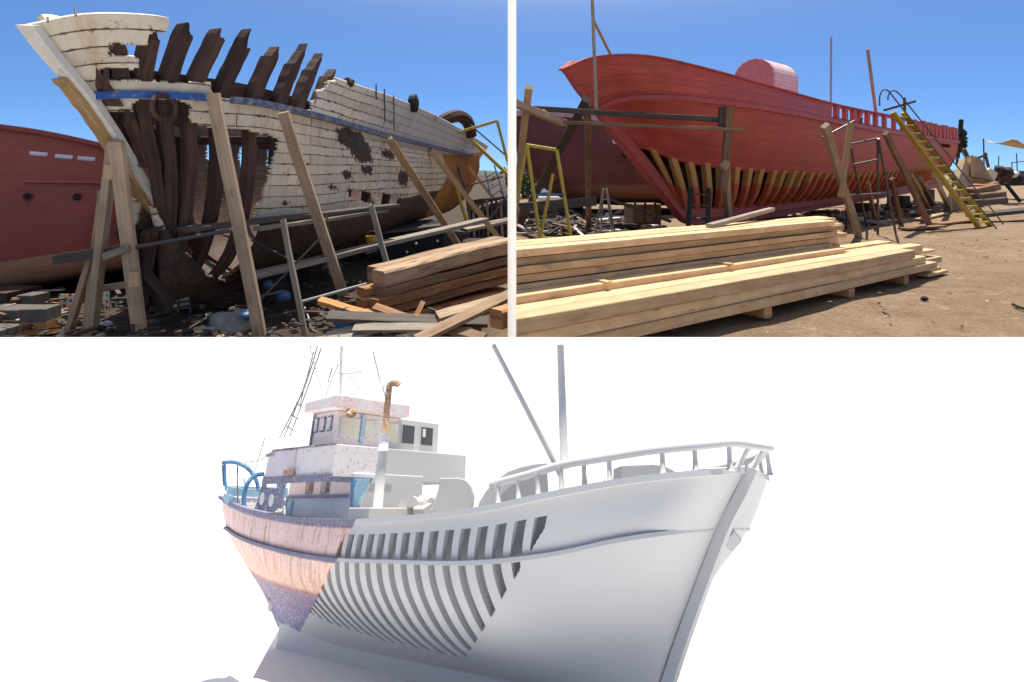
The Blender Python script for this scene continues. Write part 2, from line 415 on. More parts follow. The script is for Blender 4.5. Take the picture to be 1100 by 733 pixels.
SC.cycles.max_bounces = 8; SC.cycles.diffuse_bounces = 4

# ---------------------------------------------------------------- ground
def ground():
    t = NT('yard_earth'); ob = t.coord()
    n1 = t.noise(ob, .55, 8, .6); n2 = t.noise(ob, 3.2, 10, .7); n3 = t.noise(ob, 22, 6, .75)
    k = t.mix(t.ramp(n1, .35, .65), (.255, .172, .107), (.335, .238, .152))
    k = t.mix(t.ramp(n2, .50, .72), k, (.20, .135, .082)); k = t.mix(t.ramp(n2, .28, .42, 1, 0), k, (.46, .36, .25))
    k = t.hsv(k, t.ramp(n3, .3, .7, .62, 1.28))
    vo = t.n('ShaderNodeTexVoronoi'); t.l(ob, vo.inputs['Vector']); vo.inputs['Scale'].default_value = 16
    k = t.mix(t.math('MULTIPLY', t.ramp(vo.outputs['Distance'], .10, .16, 1, 0), t.ramp(n2, .45, .55)), k, (.50, .42, .32))
    sx = t.n('ShaderNodeSeparateXYZ'); t.l(ob, sx.inputs[0])
    # the soil of the breaking yard, left of the divider, is mixed much darker
    lf = t.ramp(t.math('ADD', sx.outputs[0], t.math('MULTIPLY', n1, .5)), -.2, .35, 1, 0)
    k = t.mix(t.math('MULTIPLY', lf, t.ramp(n2, .62, .42, .9, 1)), k, t.mix(t.ramp(n3, .35, .7), (.045, .036, .03), (.13, .10, .075)))
    h = t.math('ADD', t.math('MULTIPLY', n2, 1.0), t.math('MULTIPLY', n3, .35)); t.bump(h, 1.0, .09)
    t.done(k, .95, .1)
    mb = MB(); xs = [-900, -300, -100, -40] + [-20 + i * .5 for i in range(0, 101)] + [60, 120, 300, 900]
    ys = [-60, 0] + [i * .4 for i in range(1, 80)] + [33, 36, 40, 50, 70, 110, 200, 400, 1200]
    g = [[V(x, y, 0.05 * mnoise.noise(V(x * .5, y * .5, 0)) + .025 * mnoise.noise(V(x * 1.7, y * 1.7, 3)) - .02 if 4.6 < y < 32 and -20 < x < 30 else -.03) for y in ys] for x in xs]
    mb.grid(g, flip=True)
    for i, f in enumerate(mb.f): pass
    o = mb.build('ground', t.m, smooth=True); o['kind'] = 'structure'
    for p in o.data.polygons[:1]:
        if p.normal.z < 0: o.data.flip_normals()
ground()

# distant low hills behind the yard
def hills():
    mb = MB(); g = []
    for i in range(121):
        x = -420 + i * 7.0
        h = 3.0 + 3.2 * mnoise.noise(V(i * .11, 0, 0)) + 1.2 * mnoise.noise(V(i * .5, 4, 0))
        g.append([V(x, 300, -1), V(x, 304, max(.3, h * .7)), V(x, 312, max(.4, h)), V(x, 345, -1)])
    mb.grid(g)
    o = mb.build('hills', m_plain('far_scrub', (.10, .12, .09), .9, sc=.1), smooth=True); o['kind'] = 'structure'
hills()

# ---------------------------------------------------------------- white sweep and divider
def sweep():
    t = NT('white_paper'); n = t.noise(t.coord(), .8, 4, .5); t.done(t.hsv((.9, .9, .89), t.ramp(n, .3, .7, .985, 1.0)), .8, .1)
    zc = CZ - (362.4 - HZ) / F * 3.7
    prof = [(-7.0, .02), (1.0, .02), (2.0, .02), (2.5, .022)]  # floor run under the camera is unseen, added to bounce sunlight
    for i in range(1, 13):
        f = i / 12; prof.append((2.5 + 1.2 * f, .022 + (zc - .022) * (f * f * .55 + f * .45)))
    prof += [(3.73, zc - .01), (3.73, -.03), (-7.0, -.03)]
    mb = MB(); x0, x1 = -5.5, 5.5
    a = [V(x0, y, z) for y, z in prof]
    mb.prism(a, V(x1 - x0, 0, 0))
    o = mb.build('white_backdrop', t.m)
    tag(o, 'low white paper backdrop curving up behind the model boat', 'backdrop', kind='structure')
    t2 = NT('translucent_white_fabric'); tr = t2.n('ShaderNodeBsdfTranslucent'); tr.inputs[0].default_value = (1, .98, .92, 1)
    df = t2.n('ShaderNodeBsdfDiffuse'); df.inputs[0].default_value = (.98, .95, .87, 1); mx = t2.n('ShaderNodeMixShader'); mx.inputs[0].default_value = .66
    t2.l(df.outputs[0], mx.inputs[1]); t2.l(tr.outputs[0], mx.inputs[2]); t2.l(mx.outputs[0], t2.out.inputs['Surface'])
    d = 4.85; xa, xb = (545.4 - 550) / F * d, (554.6 - 550) / F * d
    mb = MB(); g = [[V(xa + (xb - xa) * i / 4, d + .012 * math.sin(i / 4 * math.pi), z) for i in range(5)] for z in [-.03, .8, 1.6, 2.4, 3.14]]
    mb.grid(g)
    o = mb.build('divider_strip', t2.m)
    tag(o, 'narrow upright white fabric strip standing between the two boatyards', 'divider')
sweep()

# ================================================================ LEFT: the derelict white boat
OL = V(-3.65, 7.09, 0); UL = V(.0998, .995, 0); NL = V(.995, -.0998, 0)

def sec_point(O, u, n, l, b, z): return O + u * l + n * b + V(0, 0, z)
def to_lb(O, u, n, p): q = p - O; return (q.dot(u), q.dot(n), p.z)
def ray_b(px, py, b, O, n):
    a = (px - 550) / F; d = (b + n.x * O.x + n.y * O.y) / (n.x * a + n.y); return P(px, py, d)

L_TOP = [(30,28,4.85),(95,16,5.15),(165,17,5.6),(208,27,6.0),(243,42,6.35),(300,62,7.15),(360,83,8.3),(430,107,10.7),(482,131,14.0),(525,157,18.3)]
L_RAIL = [(97,103,5.47),(118,102,5.6),(150,102,5.75),(182,103,5.95),(215,105,6.2),(280,112,6.95),(345,127,7.95),(410,145,10.1),(468,159,13.2),(515,170,17)]
LSW = [1, .62, .36, .2, .1, .03, 0, 0, 0, .0]
FR = {1.75: [0,.75,.8,.86,.9,.94,.98,1,1,.98], 1.1: [0,.4,.5,.6,.68,.8,.9,.94,.93,.85], .62: [0,.15,.22,.3,.38,.52,.66,.7,.66,.5], .3: [0,.04,.05,.06,.07,.08,.08,.08,.08,.07]}
def stem_l(z):
    t = [(.25, 0), (1.02, -.5), (1.65, -1.0), (2.39, -1.63), (2.87, -2.25), (3.4, -2.9)]
    for (a, x), (b, y) in zip(t, t[1:]):
        if z <= b: return x + (y - x) * (z - a) / (b - a)
    return t[-1][1]
Lrows = [[P(*q) for q in L_TOP], [P(*q) for q in L_RAIL]]
for z in (1.75, 1.1, .62, .3):
    row = []
    for k in range(10):
        l, b, zr = to_lb(OL, UL, NL, Lrows[1][k])
        zz = z + (.25 if k > 7 and z < .5 else 0) * (k - 7)
        row.append(sec_point(OL, UL, NL, l + LSW[k] * (stem_l(z) - stem_l(zr)) - (.7 * (k == 9) * (1.75 - z)), b * FR[z][k], zz))
    Lrows.append(row)

def loft(rows, ns, nt, spread=None):
    """rows top to bottom -> pts[i along][j down]"""
    dense = [resample(catmull(r, 120), 400) if spread is None else catmull(r, ns) for r in rows]
    if spread is None: dense = [[d[round(i / ns * 400)] for i in range(ns + 1)] for d in dense]
    out = []
    for i in range(ns + 1):
        out.append(catmull([d[i] for d in dense], nt))
    return out
NS, NTT = 425, 175
LG = loft(Lrows, NS, NTT, 1)
def mirror(p, O=OL, n=NL):
    return p - n * (2 * (p - O).dot(n))
JR = NTT // 5                          # grid row of the blue rail

H_TOP = [(176,-40),(181,35),(159,35),(158,49),(117,46),(117,60),(150,63),(149,74),(109,73),(109,86),(227,89),(228,103),(262,108),(300,116),(336,120),(335,108),(341,107),(340,97),(351,96),(352,88),(361,86),(362,60),(340,-40)]
H_LOW = [(113,120),(143,121),(142,112),(150,107),(190,107),(205,112),(206,131),(232,138),(262,139),(302,148),(289,190),(274,236),(284,243),(278,272),(264,292),(243,304),(224,298),(209,280),(196,268),(160,222),(128,168),(106,126)]
H_SM = [(372,202),(398,207),(432,209),(427,222),(402,221),(376,213)]
H_TIP = [(366,82),(382,92),(384,70),(366,60)]
def jit(x, y): return mnoise.noise(V(x * .11, y * .11, 2)) * 2.2 + mnoise.noise(V(x * .5, y * .9, 4)) * 2.2, mnoise.noise(V(x * .13, y * .13, 7)) * 1.6 + mnoise.noise(V(x * .6, y * .6, 11)) * .9
def keep_near(i, j, c):
    x, y = proj(c); dx, dy = jit(x, y); x += dx; y += dy
    return not (pip(x, y, H_TOP) or pip(x, y, H_LOW) or pip(x, y, H_SM) or pip(x, y, H_TIP))
GAPS = [(220,150,236,172), (255,158,270,180), (286,156,304,178), (196,150,204,168), (176,128,186,140), (228,196,236,214), (252,204,262,220)]
def keep_far(i, j, c):
    fx, fy = proj(c); a_, b_ = jit(fx, fy)
    if any(x0 < fx + a_ < x1 and y0 < fy + b_ < y1 for x0, y0, x1, y1 in GAPS): return False
    if i < 45 and j < 9: return False
    q = mirror(c); x, y = proj(q); dx, dy = jit(x, y)
    if pip(x + dx, y + dy, H_TOP): return x < 300 and y > 78 and mnoise.noise(V(i * .03, j * .17, 4)) > .05
    if 52 < i < 262 and JR + 3 < j < 108:
        r = (j // 7) * 7.7; s = (i // 45)
        return mnoise.noise(V(s * 3.1 + .3, r, 5)) < -.12
    return True

bo = thing('derelict_boat', 'derelict white wooden boat with missing planks and bare broken ribs', 'boat', (OL.x, OL.y, 0))
PE = [[(362,140),(378,138),(392,148),(400,158),(399,175),(384,176),(376,160),(364,152)], [(410,162),(422,162),(424,170),(412,170)], [(388,178),(400,178),(400,188),(390,190)], [(366,185),(380,186),(374,196)], [(428,182),(440,188),(436,200),(428,196)],[(350,200),(362,198),(366,208)], [(300,215),(312,216),(308,224)], [(418,132),(424,131),(426,136)]]
def a_peel(p):
    x, y = proj(p)
    return max(0, min(1, .5 + max(pdist(x, y, q) for q in PE) / 14)) if 340 < x < 450 or 295 < x < 320 else 0
PB = [(476,166),(500,166),(530,162),(540,245),(440,262),(468,212),(480,190)]
def a_brown(p): x, y = proj(p); return max(0, min(1, .5 + pdist(x, y, PB) / 12))
def a_low(p): return max(0, min(1, .5 + (1.13 + .035 * max(0, p.y - 9) * (p.y < 14) - p.z) * 2.5))
def a_grey(p): x, y = proj(p); return max(0, min(1, (x - 380) / 60)) * max(0, min(1, (p.z - 2.0) * 3))
AT = {'peel': a_peel, 'brown': a_brown, 'low': a_low, 'grey': a_grey}
MB().grid(LG, keep_near).build('planking', M['hull_white'], bo, smooth=True, solid=.045, attr=AT, offset=1)
LM = [[mirror(p) for p in r] for r in LG]
far = MB().grid(LM, keep_far, flip=True).build('planking', M['hull_white'], bo, smooth=True, solid=.04, attr={'low': lambda p: max(0, min(1, ((p - OL).dot(UL) + 1.1) * 3))}, offset=1)
# transom
tr = []
for j in range(0, NTT + 1, 7):
    a, b = LG[NS][j], LM[NS][j]
    tr.append([a.lerp(b, k / 12) + UL * (.5 * math.sin(math.pi * k / 12)) for k in range(13)])
MB().grid(tr, flip=True).build('transom', M['hull_white'], bo, smooth=True, solid=.04, attr=AT)
# stem post and keel
st = [ray_b(x, y, 0, OL, NL) for x, y in [(30,27),(52,56),(75,83),(97,110),(124,150),(152,198),(185,252)]]
wv = [NL * .045] * len(st); fw = (UL * -1 + V(0, 0, -.3)).normalized()
M['stem'] = m_plain('flaking_white_stem', (.74, .69, .60), .6, .2, 4, dirt=(.09, .06, .045), dirtamt=.42)
M['stem_brown'] = m_wood('bare_orange_stem', (.50, .31, .13), (.30, .17, .07), .2, dirt=(.6, .55, .46), da=.45)
MB().ribbon(catmull(st, 24), [NL * .055 + UL * .02] * 25, [fw * .04] * 25).build('stem_post', M['stem'], bo)
s2 = [p + fw * .075 - NL * .035 for p in st[2:]]
MB().ribbon(catmull(s2, 24), [NL * .05] * 25, [fw * (.03 + .025 * mnoise.noise(V(k * .6, 0, 0))) for k in range(25)]).build('stem_facing', M['stem_brown'], bo)
s3 = [ray_b(x, y, 0, OL, NL) for x, y in [(185,252),(198,280),(208,300),(216,318)]] + [sec_point(OL, UL, NL, l, 0, .26 + .05 * max(0, l - 6)) for l in (.6, 2, 5, 8, 10)]
MB().ribbon(catmull(s3, 40), [NL * .07] * 41, [V(0, 0, .09) + UL * .02] * 41).build('keel', M['char'], bo)
# blue rail in two lengths
def along(grid, i0, i1, jf, off=0.0, n=NL, step=2):
    out = []
    for i in range(i0, i1 + 1, step):
        j = int(jf); f = jf - j; p = grid[i][j].lerp(grid[i][min(j + 1, len(grid[i]) - 1)], f); out.append(p + n * off)
    return out
def px_i(grid, j, x):
    return min(range(len(grid)), key=lambda i: abs(proj(grid[i][j])[0] - x))
for x0, x1, mm in ((94, 227, 'blue_rail'), (247, 506, 'blue_rail_worn')):
    ln = along(LG, px_i(LG, JR, x0), px_i(LG, JR, x1), JR, .045)
    m = len(ln)
    MB().ribbon(ln, [V(0, 0, .036)] * m, [NL * .04] * m).build('rub_rail', M[mm], bo)
# inner clamp strip behind the rib tops
for jf, zz in ((JR - 7.3, .1), (JR + 10.5, .07)):
    ln = along(LG, 35, 294, jf, -.22); m = len(ln)
    MB().ribbon(ln, [V(0, 0, zz)] * m, [NL * .025] * m).build('clamp', M['char'], bo)
    ln = [mirror(p) for p in ln]
    MB().ribbon(ln, [V(0, 0, zz)] * m, [NL * .025] * m).build('clamp', M['char'], bo)
# ribs
RIBX = [112, 133, 156, 182, 212, 244, 279, 306, 326, 345, 362, 382, 402, 424, 446]
RTOP = {182: 37, 212: 41, 244: 50, 279: 58, 306: 66, 326: 74, 345: 81, 156: 37, 133: 45, 112: 66}
for kx, x in enumerate(RIBX):
    i = px_i(LG, JR, x)
    for side in (0, 1):
        if side and (kx > 9 or kx in (3, 5, 6, 8)): continue
        js = list(range(0, NTT + 1, 5)); pts = []; ww = []; dd = []
        for j in js:
            p = LG[i][j]; t = (LG[min(i + 4, NS)][j] - LG[max(i - 4, 0)][j]).normalized()
            nn = t.cross(V(0, 0, 1)).normalized()
            if nn.dot(NL) < 0: nn = -nn
            sc = 1 + .22 * mnoise.noise(V(j * .15, x, side)); pts.append(p - nn * .12 - NL * 0.0); ww.append(t * (.073 * sc * (1.0 if j < JR + 6 else .8))); dd.append(nn * (.07 if j < JR + 6 else .055))
        # cut at the broken top; the two foremost are only stubs
        if x < 140: n_ = 9 if x < 120 else 15; pts, ww, dd = pts[:n_], ww[:n_], dd[:n_]
        ty = RTOP.get(x)
        if x == 112 and not side: ty = 68
        k0 = 0
        if ty:
            while k0 < len(pts) - 3 and proj(pts[k0])[1] < ty: k0 += 1
        elif kx > 9: k0 = 2
        if side: k0 = max(0, k0 + (kx % 3) * 2)
        pts, ww, dd = pts[k0:], ww[k0:], dd[k0:]
        mb = MB().ribbon(pts, ww, dd)
        if ty and kx < 10:                  # splintered top: tall broken fibres
            d = (pts[0] - pts[1]).normalized()
            tall = x in (306, 326); pk, hh = (.55, .34) if tall else (rnd.uniform(-.6, .8), rnd.uniform(.10, .24))
            top = []
            for q in range(10):
                a = -.96 + q * 1.92 / 9
                fall = max(0, 1 - abs(a - pk) / (1.3 if tall else .9)); top.append((a, .012 + hh * fall ** 1.3 * rnd.uniform(.75, 1.0) + rnd.uniform(0, .035)))
            b0 = pts[0] - dd[0] * .96 - d * .02
            poly = [b0 - ww[0] * .97] + [b0 + ww[0] * (a + (h_ * .5 if tall else 0)) + d * h_ for a, h_ in top] + [b0 + ww[0] * .97]
            mb.prism(poly[::-1], dd[0] * 1.92)
        if side:
            q = MB(); q.v = [mirror(p) for p in mb.v]; q.f = [f[::-1] for f in mb.f]; q.uv = [u[::-1] if u else None for u in mb.uv]; q.mi = mb.mi; mb = q
        mb.build('rib', M['char'], bo)
# steel hawse ring left of the hole, deck beams, bits on the rail
hc = ray_b(176, 116, .42, OL, NL)
MB().tube([hc + UL * (.17 * math.cos(a)) + V(0, 0, .12 * math.sin(a)) for a in [k * math.pi / 8 for k in range(17)]], .028, 6).build('hawse_ring', M['char'], bo)
for l in (1.5, 3.2, 5.2):
    z = 2.15; MB().bar(sec_point(OL, UL, NL, l, -1.0, z), sec_point(OL, UL, NL, l, 1.0, z), .12, .12).build('deck_beam', M['char'], bo)
inner = ray_b(150, 162, -.2, OL, NL)
MB().prism([ray_b(140, 131, -.1, OL, NL), ray_b(152, 150, -.12, OL, NL), ray_b(168, 156, -.15, OL, NL), ray_b(160, 178, -.2, OL, NL), ray_b(149, 172, -.15, OL, NL)], -NL * .04).build('inner_plank', m_plain('faded_mint_paint', (.52, .62, .58), .6, dirt=(.3, .2, .12), dirtamt=.4), bo)
for x, y, rr in ((445, 111, .17),):
    p = P(x, y, 11.4); MB().lathe(p - NL * .1, [(rr * .55, 0), (rr, .03), (rr, .14), (rr * .55, .17)], 16, NL).build('fender_tyre', M['black'], bo)
p = P(374, 89, 8.75); MB().blob(p, .09, .12, .07, seed=4).build('fender_scrap', M['char'], bo)
for x, y0, y1, d in ((404, 91, 107, 9.7), (413, 96, 131, 10.0), (423, 103, 140, 10.4), (468, 124, 131, 12.9), (81, 8, 17, 5.1), (51, 19, 24, 4.95)):
    MB().tube([P(x, y0, d - .05), P(x + .4, y1, d - .12)], .012 if x > 90 else .008, 6).build('rail_stanchion', M['steel'], bo)
# low deckhouse and hood near the stern
dh = MB(); a, b = P(474, 129, 14.5), P(502, 124, 15.5)
dh.tube(catmull([P(474, 131, 14.8), P(484, 126, 15.0), P(494, 125, 15.3), P(503, 132, 15.6), P(506, 146, 15.8)], 10), .16, 8)
dh.build('stern_hood', M['char'], bo)

# ---------------------------------------------------------------- props and shores, left
LEAN = 'long timber props shoring the derelict boat'
def prop(a, b, w, h, label, mat='prop', group=LEAN, name='prop_timber', cat='prop', wob=.012, taper=1.0, up=(0, -1, .2)):
    o = MB().bar(a, b, w, h, up=up, ch=.08, nseg=8, wob=wob, taper=taper).build(name, M[mat])
    return tag(o, label, cat, group)
prop(P(229, 101, 5.98), G(280, 364), .12, .07, 'broad timber prop rising to the gap in the blue rail over the bow hole')
prop(P(304, 121, 6.95), G(372, 327), .125, .07, 'timber prop leaning on white planks between bow hole and black patch')
prop(P(418, 149, 10.1), G(499, 274), .125, .09, 'pale prop against the white planks with its foot behind the beam pile', 'pine_grey')
prop(P(462, 161, 12.7), G(541, 263), .12, .09, 'pale prop against the brown stern patch ending beside the beam pile', 'pine_grey')
prop(P(497, 172, 15.8), P(549, 236, 17.5), .09, .07, 'thin short prop high on the brown stern', 'pine_grey')
prop(P(124, 152, 5.62), G(151, 364), .13, .07, 'wide prop plank under the stem, leaning right', up=(0, -1, .1))
prop(P(121, 151, 5.72), G(98, 364), .075, .10, 'square prop post under the stem, leaning left', up=(0, -1, .1))
prop(P(110, 205, 6.0), G(92, 363.5), .06, .07, 'thinner post just left of the square post under the stem', 'dust')
prop(P(101, 268, 6.05), G(71, 364), .06, .07, 'short splayed brace at the far left of the trestle under the stem', 'dust')
prop(P(163, 226, 6.9), P(150, 300, 7.2), .05, .05, 'slim stick behind the stem with the red hull behind it', 'dust')
prop(P(160, 224, 6.7), P(184, 290, 6.5), .03, .03, 'thin pale stick crossing below the stem', 'dust')
tag(MB().bar(P(58, 279, 5.98), P(132, 269, 5.98), .05, .09).build('cross_plank', M['dark_plank']), 'dark tapering plank lying across the trestle in front of the red hull', 'plank')
tag(MB().bar(P(112, 276, 5.86), P(137, 267, 5.82), .04, .07).build('cross_plank', M['grey_plank']), 'short pale plank nailed across the two stem props', 'plank')
tag(MB().bar(P(145, 262, 6.9), P(190, 276, 7.0), .10, .12).build('cross_plank', M['dark_plank']), 'black plank end behind the right stem prop under the stem', 'plank')
tag(MB().bar(P(96, 312, 6.35), P(155, 303, 6.4), .06, .07).build('cross_plank', M['prop']), 'low rail tying the trestle legs near the ground', 'plank')
for (x, y, d, w_, h_, lb) in ((117, 185, 5.8, .07, .16, 'small fresh wood block wedged at the trestle head'), (144, 300, 6.0, .1, .09, 'bright wood wedge on the right stem prop')):
    tag(MB().bar(P(x, y - 8, d - .12), P(x, y + 8, d - .12), w_, .03, up=(0, -1, 0)).build('wood_wedge', M['pine']), lb, 'wedge')

# scaffold staging along the hull: poles and planks
tag(MB().bar(P(196, 247, 6.15), P(425, 221, 8.9), .2, .05, nseg=6, wob=.01).build('staging_plank', M['dark_plank']), 'upper dark staging plank running along the derelict hull', 'plank', 'staging planks')
tag(MB().bar(P(276, 246, 6.7), P(414, 226, 8.7), .12, .045, nseg=6, wob=.01).build('staging_plank', M['grey_plank']), 'pale plank lying on the upper staging beside the big props', 'plank', 'staging planks')
tag(MB().bar(P(266, 297, 6.6), P(520, 236, 10.8), .2, .06, nseg=6, wob=.015).build('staging_plank', M['grey_plank']), 'lower grey staging plank carrying the yellow bucket', 'plank', 'staging planks')
tag(MB().tube([P(143, 266, 5.9), P(252, 247, 6.3)], .022, 8).build('scaffold_pipe', M['steel']), 'rusty pipe running from the trestle to the upper staging', 'pipe')
tag(MB().tube([P(322, 325, 6.9), P(398, 304, 7.3)], .018, 8).build('scaffold_pipe', M['grey_metal']), 'pale pipe low behind the big prop', 'pipe')
tag(MB().bar(P(304, 236, 6.45), G(328, 363.5), .055, .05, up=(0, -1, 0), nseg=4, wob=.006).build('scaffold_pole', M['grey_plank']), 'worn grey scaffold pole between the two big props', 'pole', 'scaffold poles')
tag(MB().bar(P(399, 222, 8.2), P(419, 296, 8.0), .07, .06, up=(0, -1, 0), nseg=4, wob=.006).build('scaffold_pole', M['grey_plank']), 'grey scaffold pole standing behind the yellow bucket', 'pole', 'scaffold poles')
tag(MB().bar(P(350, 232, 7.6), P(356, 290, 7.6), .05, .05, up=(0, -1, 0)).build('scaffold_pole', M['dark_plank']), 'dark scaffold pole behind the second big prop', 'pole', 'scaffold poles')
for q, (a, b, lb) in enumerate((((270, 258), (318, 282), 'thin diagonal brace left of the worn pole'), ((345, 255), (272, 330), 'long thin diagonal brace crossing behind the worn pole'), ((325, 325), (340, 364), 'thin wire brace at the foot of the worn pole'), ((212, 240), (262, 262), 'thin brace on the charred bow'))):
    tag(MB().tube([P(*a, 7.0), P(*b, 6.6)], .011, 6).build('scaffold_brace', M['steel']), lb, 'brace')
bk = thing('bucket', 'yellow bucket standing on the lower staging plank', 'bucket', P(400, 265, 8.6))
bc = P(400, 265, 8.6)
MB().lathe(bc, [(.07, 0), (.09, .14), (.095, .15), (.085, .15), (.068, .02)], 14).build('bucket_body', m_plain('yellow_plastic', (.70, .38, .05), .45), bk)
MB().tube([bc + V(.09 * math.cos(a), .02, .15 + .07 * math.sin(a)) for a in [k * math.pi / 8 for k in range(9)]], .005, 5).build('handle', M['steel'], bk)
M['dark_stone'] = m_plain('dark_stone', (.13, .115, .10), .85, dirt=(.05, .045, .04), dirtamt=.45)

# ---------------------------------------------------------------- dull red hull at the far left
def red_hull():
    rows = [[(-90,126,8.0),(-20,135,8.2),(40,143,8.4),(90,153,8.6),(130,163,8.8),(165,176,9.0),(185,188,9.3)],
            [(-90,190,7.85),(-20,196,8.05),(40,198,8.25),(90,199,8.45),(130,200,8.65),(168,204,8.9),(188,210,9.2)],
            [(-90,268,7.75),(-20,262,7.95),(40,256,8.15),(90,250,8.35),(130,246,8.6),(170,244,8.85),(192,245,9.2)],
            [(-90,322,7.9),(-20,313,8.1),(40,303,8.3),(90,293,8.5),(135,285,8.75),(172,279,9.0),(196,274,9.4)],
            [(-90,326,8.7),(-20,317,8.9),(40,307,9.1),(90,298,9.3),(135,290,9.5),(172,284,9.7),(196,279,9.9)]]
    g = loft([[P(*q) for q in r] for r in rows], 80, 40, 1)
    t = thing('red_hull', 'dull red steel hull with freeing slots and portholes behind the white boat', 'boat', V(-6.5, 8.4, 0))
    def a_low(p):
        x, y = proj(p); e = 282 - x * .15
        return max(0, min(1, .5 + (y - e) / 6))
    def a_bottom_dark(p):
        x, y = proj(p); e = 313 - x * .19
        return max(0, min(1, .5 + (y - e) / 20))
    at = {'low': a_low, 'tar': a_bottom_dark}
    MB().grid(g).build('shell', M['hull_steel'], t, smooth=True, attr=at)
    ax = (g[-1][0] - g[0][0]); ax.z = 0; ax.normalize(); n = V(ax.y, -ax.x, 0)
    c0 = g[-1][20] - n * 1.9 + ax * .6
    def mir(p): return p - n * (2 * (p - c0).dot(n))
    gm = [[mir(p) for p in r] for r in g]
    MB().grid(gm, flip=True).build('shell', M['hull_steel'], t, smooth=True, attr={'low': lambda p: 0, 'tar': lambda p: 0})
    bw = [[g[-1][j].lerp(gm[-1][j], k / 10) + ax * (.9 * math.sin(math.pi * k / 10)) for k in range(11)] for j in range(41)]
    MB().grid(bw, flip=True).build('bow_plate', M['hull_steel'], t, smooth=True, attr={'low': lambda p: 0, 'tar': lambda p: 0})
    dk = [[r[4].lerp(q[4], k / 4) for k in range(5)] for r, q in zip(g, gm)]
    MB().grid(dk).build('deck', M['hull_steel'], t)
    bt = [[r[40].lerp(q[40], k / 4) for k in range(5)] for r, q in zip(g, gm)]
    MB().grid(bt, flip=True).build('bottom', M['hull_steel'], t, attr={'low': lambda p: 1, 'tar': lambda p: 1})
    cap = [r[0] + V(0, 0, .02) for r in g]
    MB().ribbon(cap, [n * .05] * 81, [V(0, 0, .03)] * 81).build('cap_rail', M['hull_steel'], t)
    def on(px, py):
        b = min(((proj(p)[0] - px) ** 2 + (proj(p)[1] - py) ** 2, i, j) for i, r in enumerate(g) for j, p in enumerate(r))
        return g[b[1]][b[2]], b[1], b[2]
    def at_px(px, py):
        p, i, j = on(px, py); return P(px, py, p.y)
    wm = m_plain('pale_slot', (.80, .80, .82), .5)
    for x, y in ((42, 165.5), (69, 168.5), (93, 170.5)):
        a, b = at_px(x - 9.5, y - .5), at_px(x + 9.5, y + 1)
        MB().bar(a - n * .0, b - n * .0, .05, .06, ch=.3).build('freeing_slot', wm, t)  # solid pale boxes, painted for the brightness seen through open slots
    for x, y in ((30, 211), (83, 211.5)):
        c = at_px(x, y); rm = MB().lathe(c + n * -.03, [(.055, 0), (.06, .06), (.05, .066)], 16, n)
        o = rm.build('porthole', M['hull_steel'], t)
        MB().lathe(c + n * .03, [(.047, 0), (.047, .012)], 16, n).build('port_glass', M['black'], o)
    ln = [at_px(x, 195 + (x - 27) * .018) + n * .02 for x in range(26, 150, 12)]
    MB().tube(ln, .018, 6).build('rubbing_bar', m_plain('worn_red_bar', (.5, .12, .11), .35), t)
    for x in (-40, 20, 80, 140):
        p, i, j = on(x, 300)
        q = V(p.x, p.y, 0) - n * .9
        tag(MB().box(q, .5, .6, max(.3, p.z - .02), math.atan2(ax.y, ax.x)).build('keel_block', M['char']), f"dark timber block under the dull red hull, {['first', 'second', 'third', 'nearest the stem'][(-40, 20, 80, 140).index(x)]}{' from the left' if x < 140 else ''}", 'block', 'blocks under the red hull')
red_hull()
for k, l in enumerate((.9, 2.8, 5.0, 7.5)):
    p = sec_point(OL, UL, NL, l, 0, 0)
    tag(MB().box(p, .35, .9, .2 + .05 * max(0, l - 6), .1).build('keel_block', M['char']), ['sooty keel block under the forefoot of the derelict boat', 'keel block second from the derelict bow', 'keel block amidships under the derelict boat', 'keel block under the derelict stern'][k], 'block', 'keel blocks under the derelict boat')

# ---------------------------------------------------------------- heap of heavy sawn beams
e = (P(545, 262, 7.9) - P(413, 294, 6.55)); e.z = 0; e.normalize(); tn = V(-e.y, e.x, 0)
if tn.y < 0: tn = -tn
B0 = P(412, 300, 6.5); B0.z = 0
BG = 'heavy beams in the heap before the derelict boat'
def beam(s0, s1, tt, z, w_, h_, mat, label, rise=.03):
    a = B0 + e * s0 + tn * tt + V(0, 0, z); b = B0 + e * s1 + tn * tt + V(0, 0, z + rise * (s1 - s0))
    tag(MB().bar(a, b, w_, h_, ch=.12, nseg=20, wob=.017).build('sawn_beam', M[mat]), label, 'beam', BG)
LEN = 1.98
for r, (z, rows) in enumerate(((.09, ((-.10, .0, 'saw', 'small orange ended beam'), (-.2, .17, 'saw', 'hidden middle beam'), (-.1, .34, 'old', 'hidden back beam'))), (.195, ((-.17, .03, 'old', 'dark rough beam'), (-.22, .19, 'saw', 'orange ended beam'), (-.02, .36, 'old', 'rough back beam'))), (.30, ((-.12, .0, 'saw', 'reddish beam'), (-.19, .17, 'saw', 'bright sawn ended beam'), (.03, .34, 'old', 'rough back beam'))), (.405, ((-.03, .04, 'old', 'rough barked beam'), (-.15, .21, 'saw', 'orange ended beam'), (.08, .37, 'saw', 'reddish back beam'))), (.545, ((.0, .10, 'dust', 'wide dusty beam'), (.10, .36, 'dust', 'dusty back beam'))))):
    for q, (s0, tt, mt, nm) in enumerate(rows):
        beam(s0, LEN - .05 * q + .04 * r, tt, z, rnd.uniform(.145, .17) if r < 4 else .25, rnd.uniform(.092, .11) if r < 4 else .18, mt, f"{nm} in the {['bottom', 'second', 'third', 'fourth', 'top'][r]} layer of the heap", .02 if r < 1 else .05 + .01 * r)
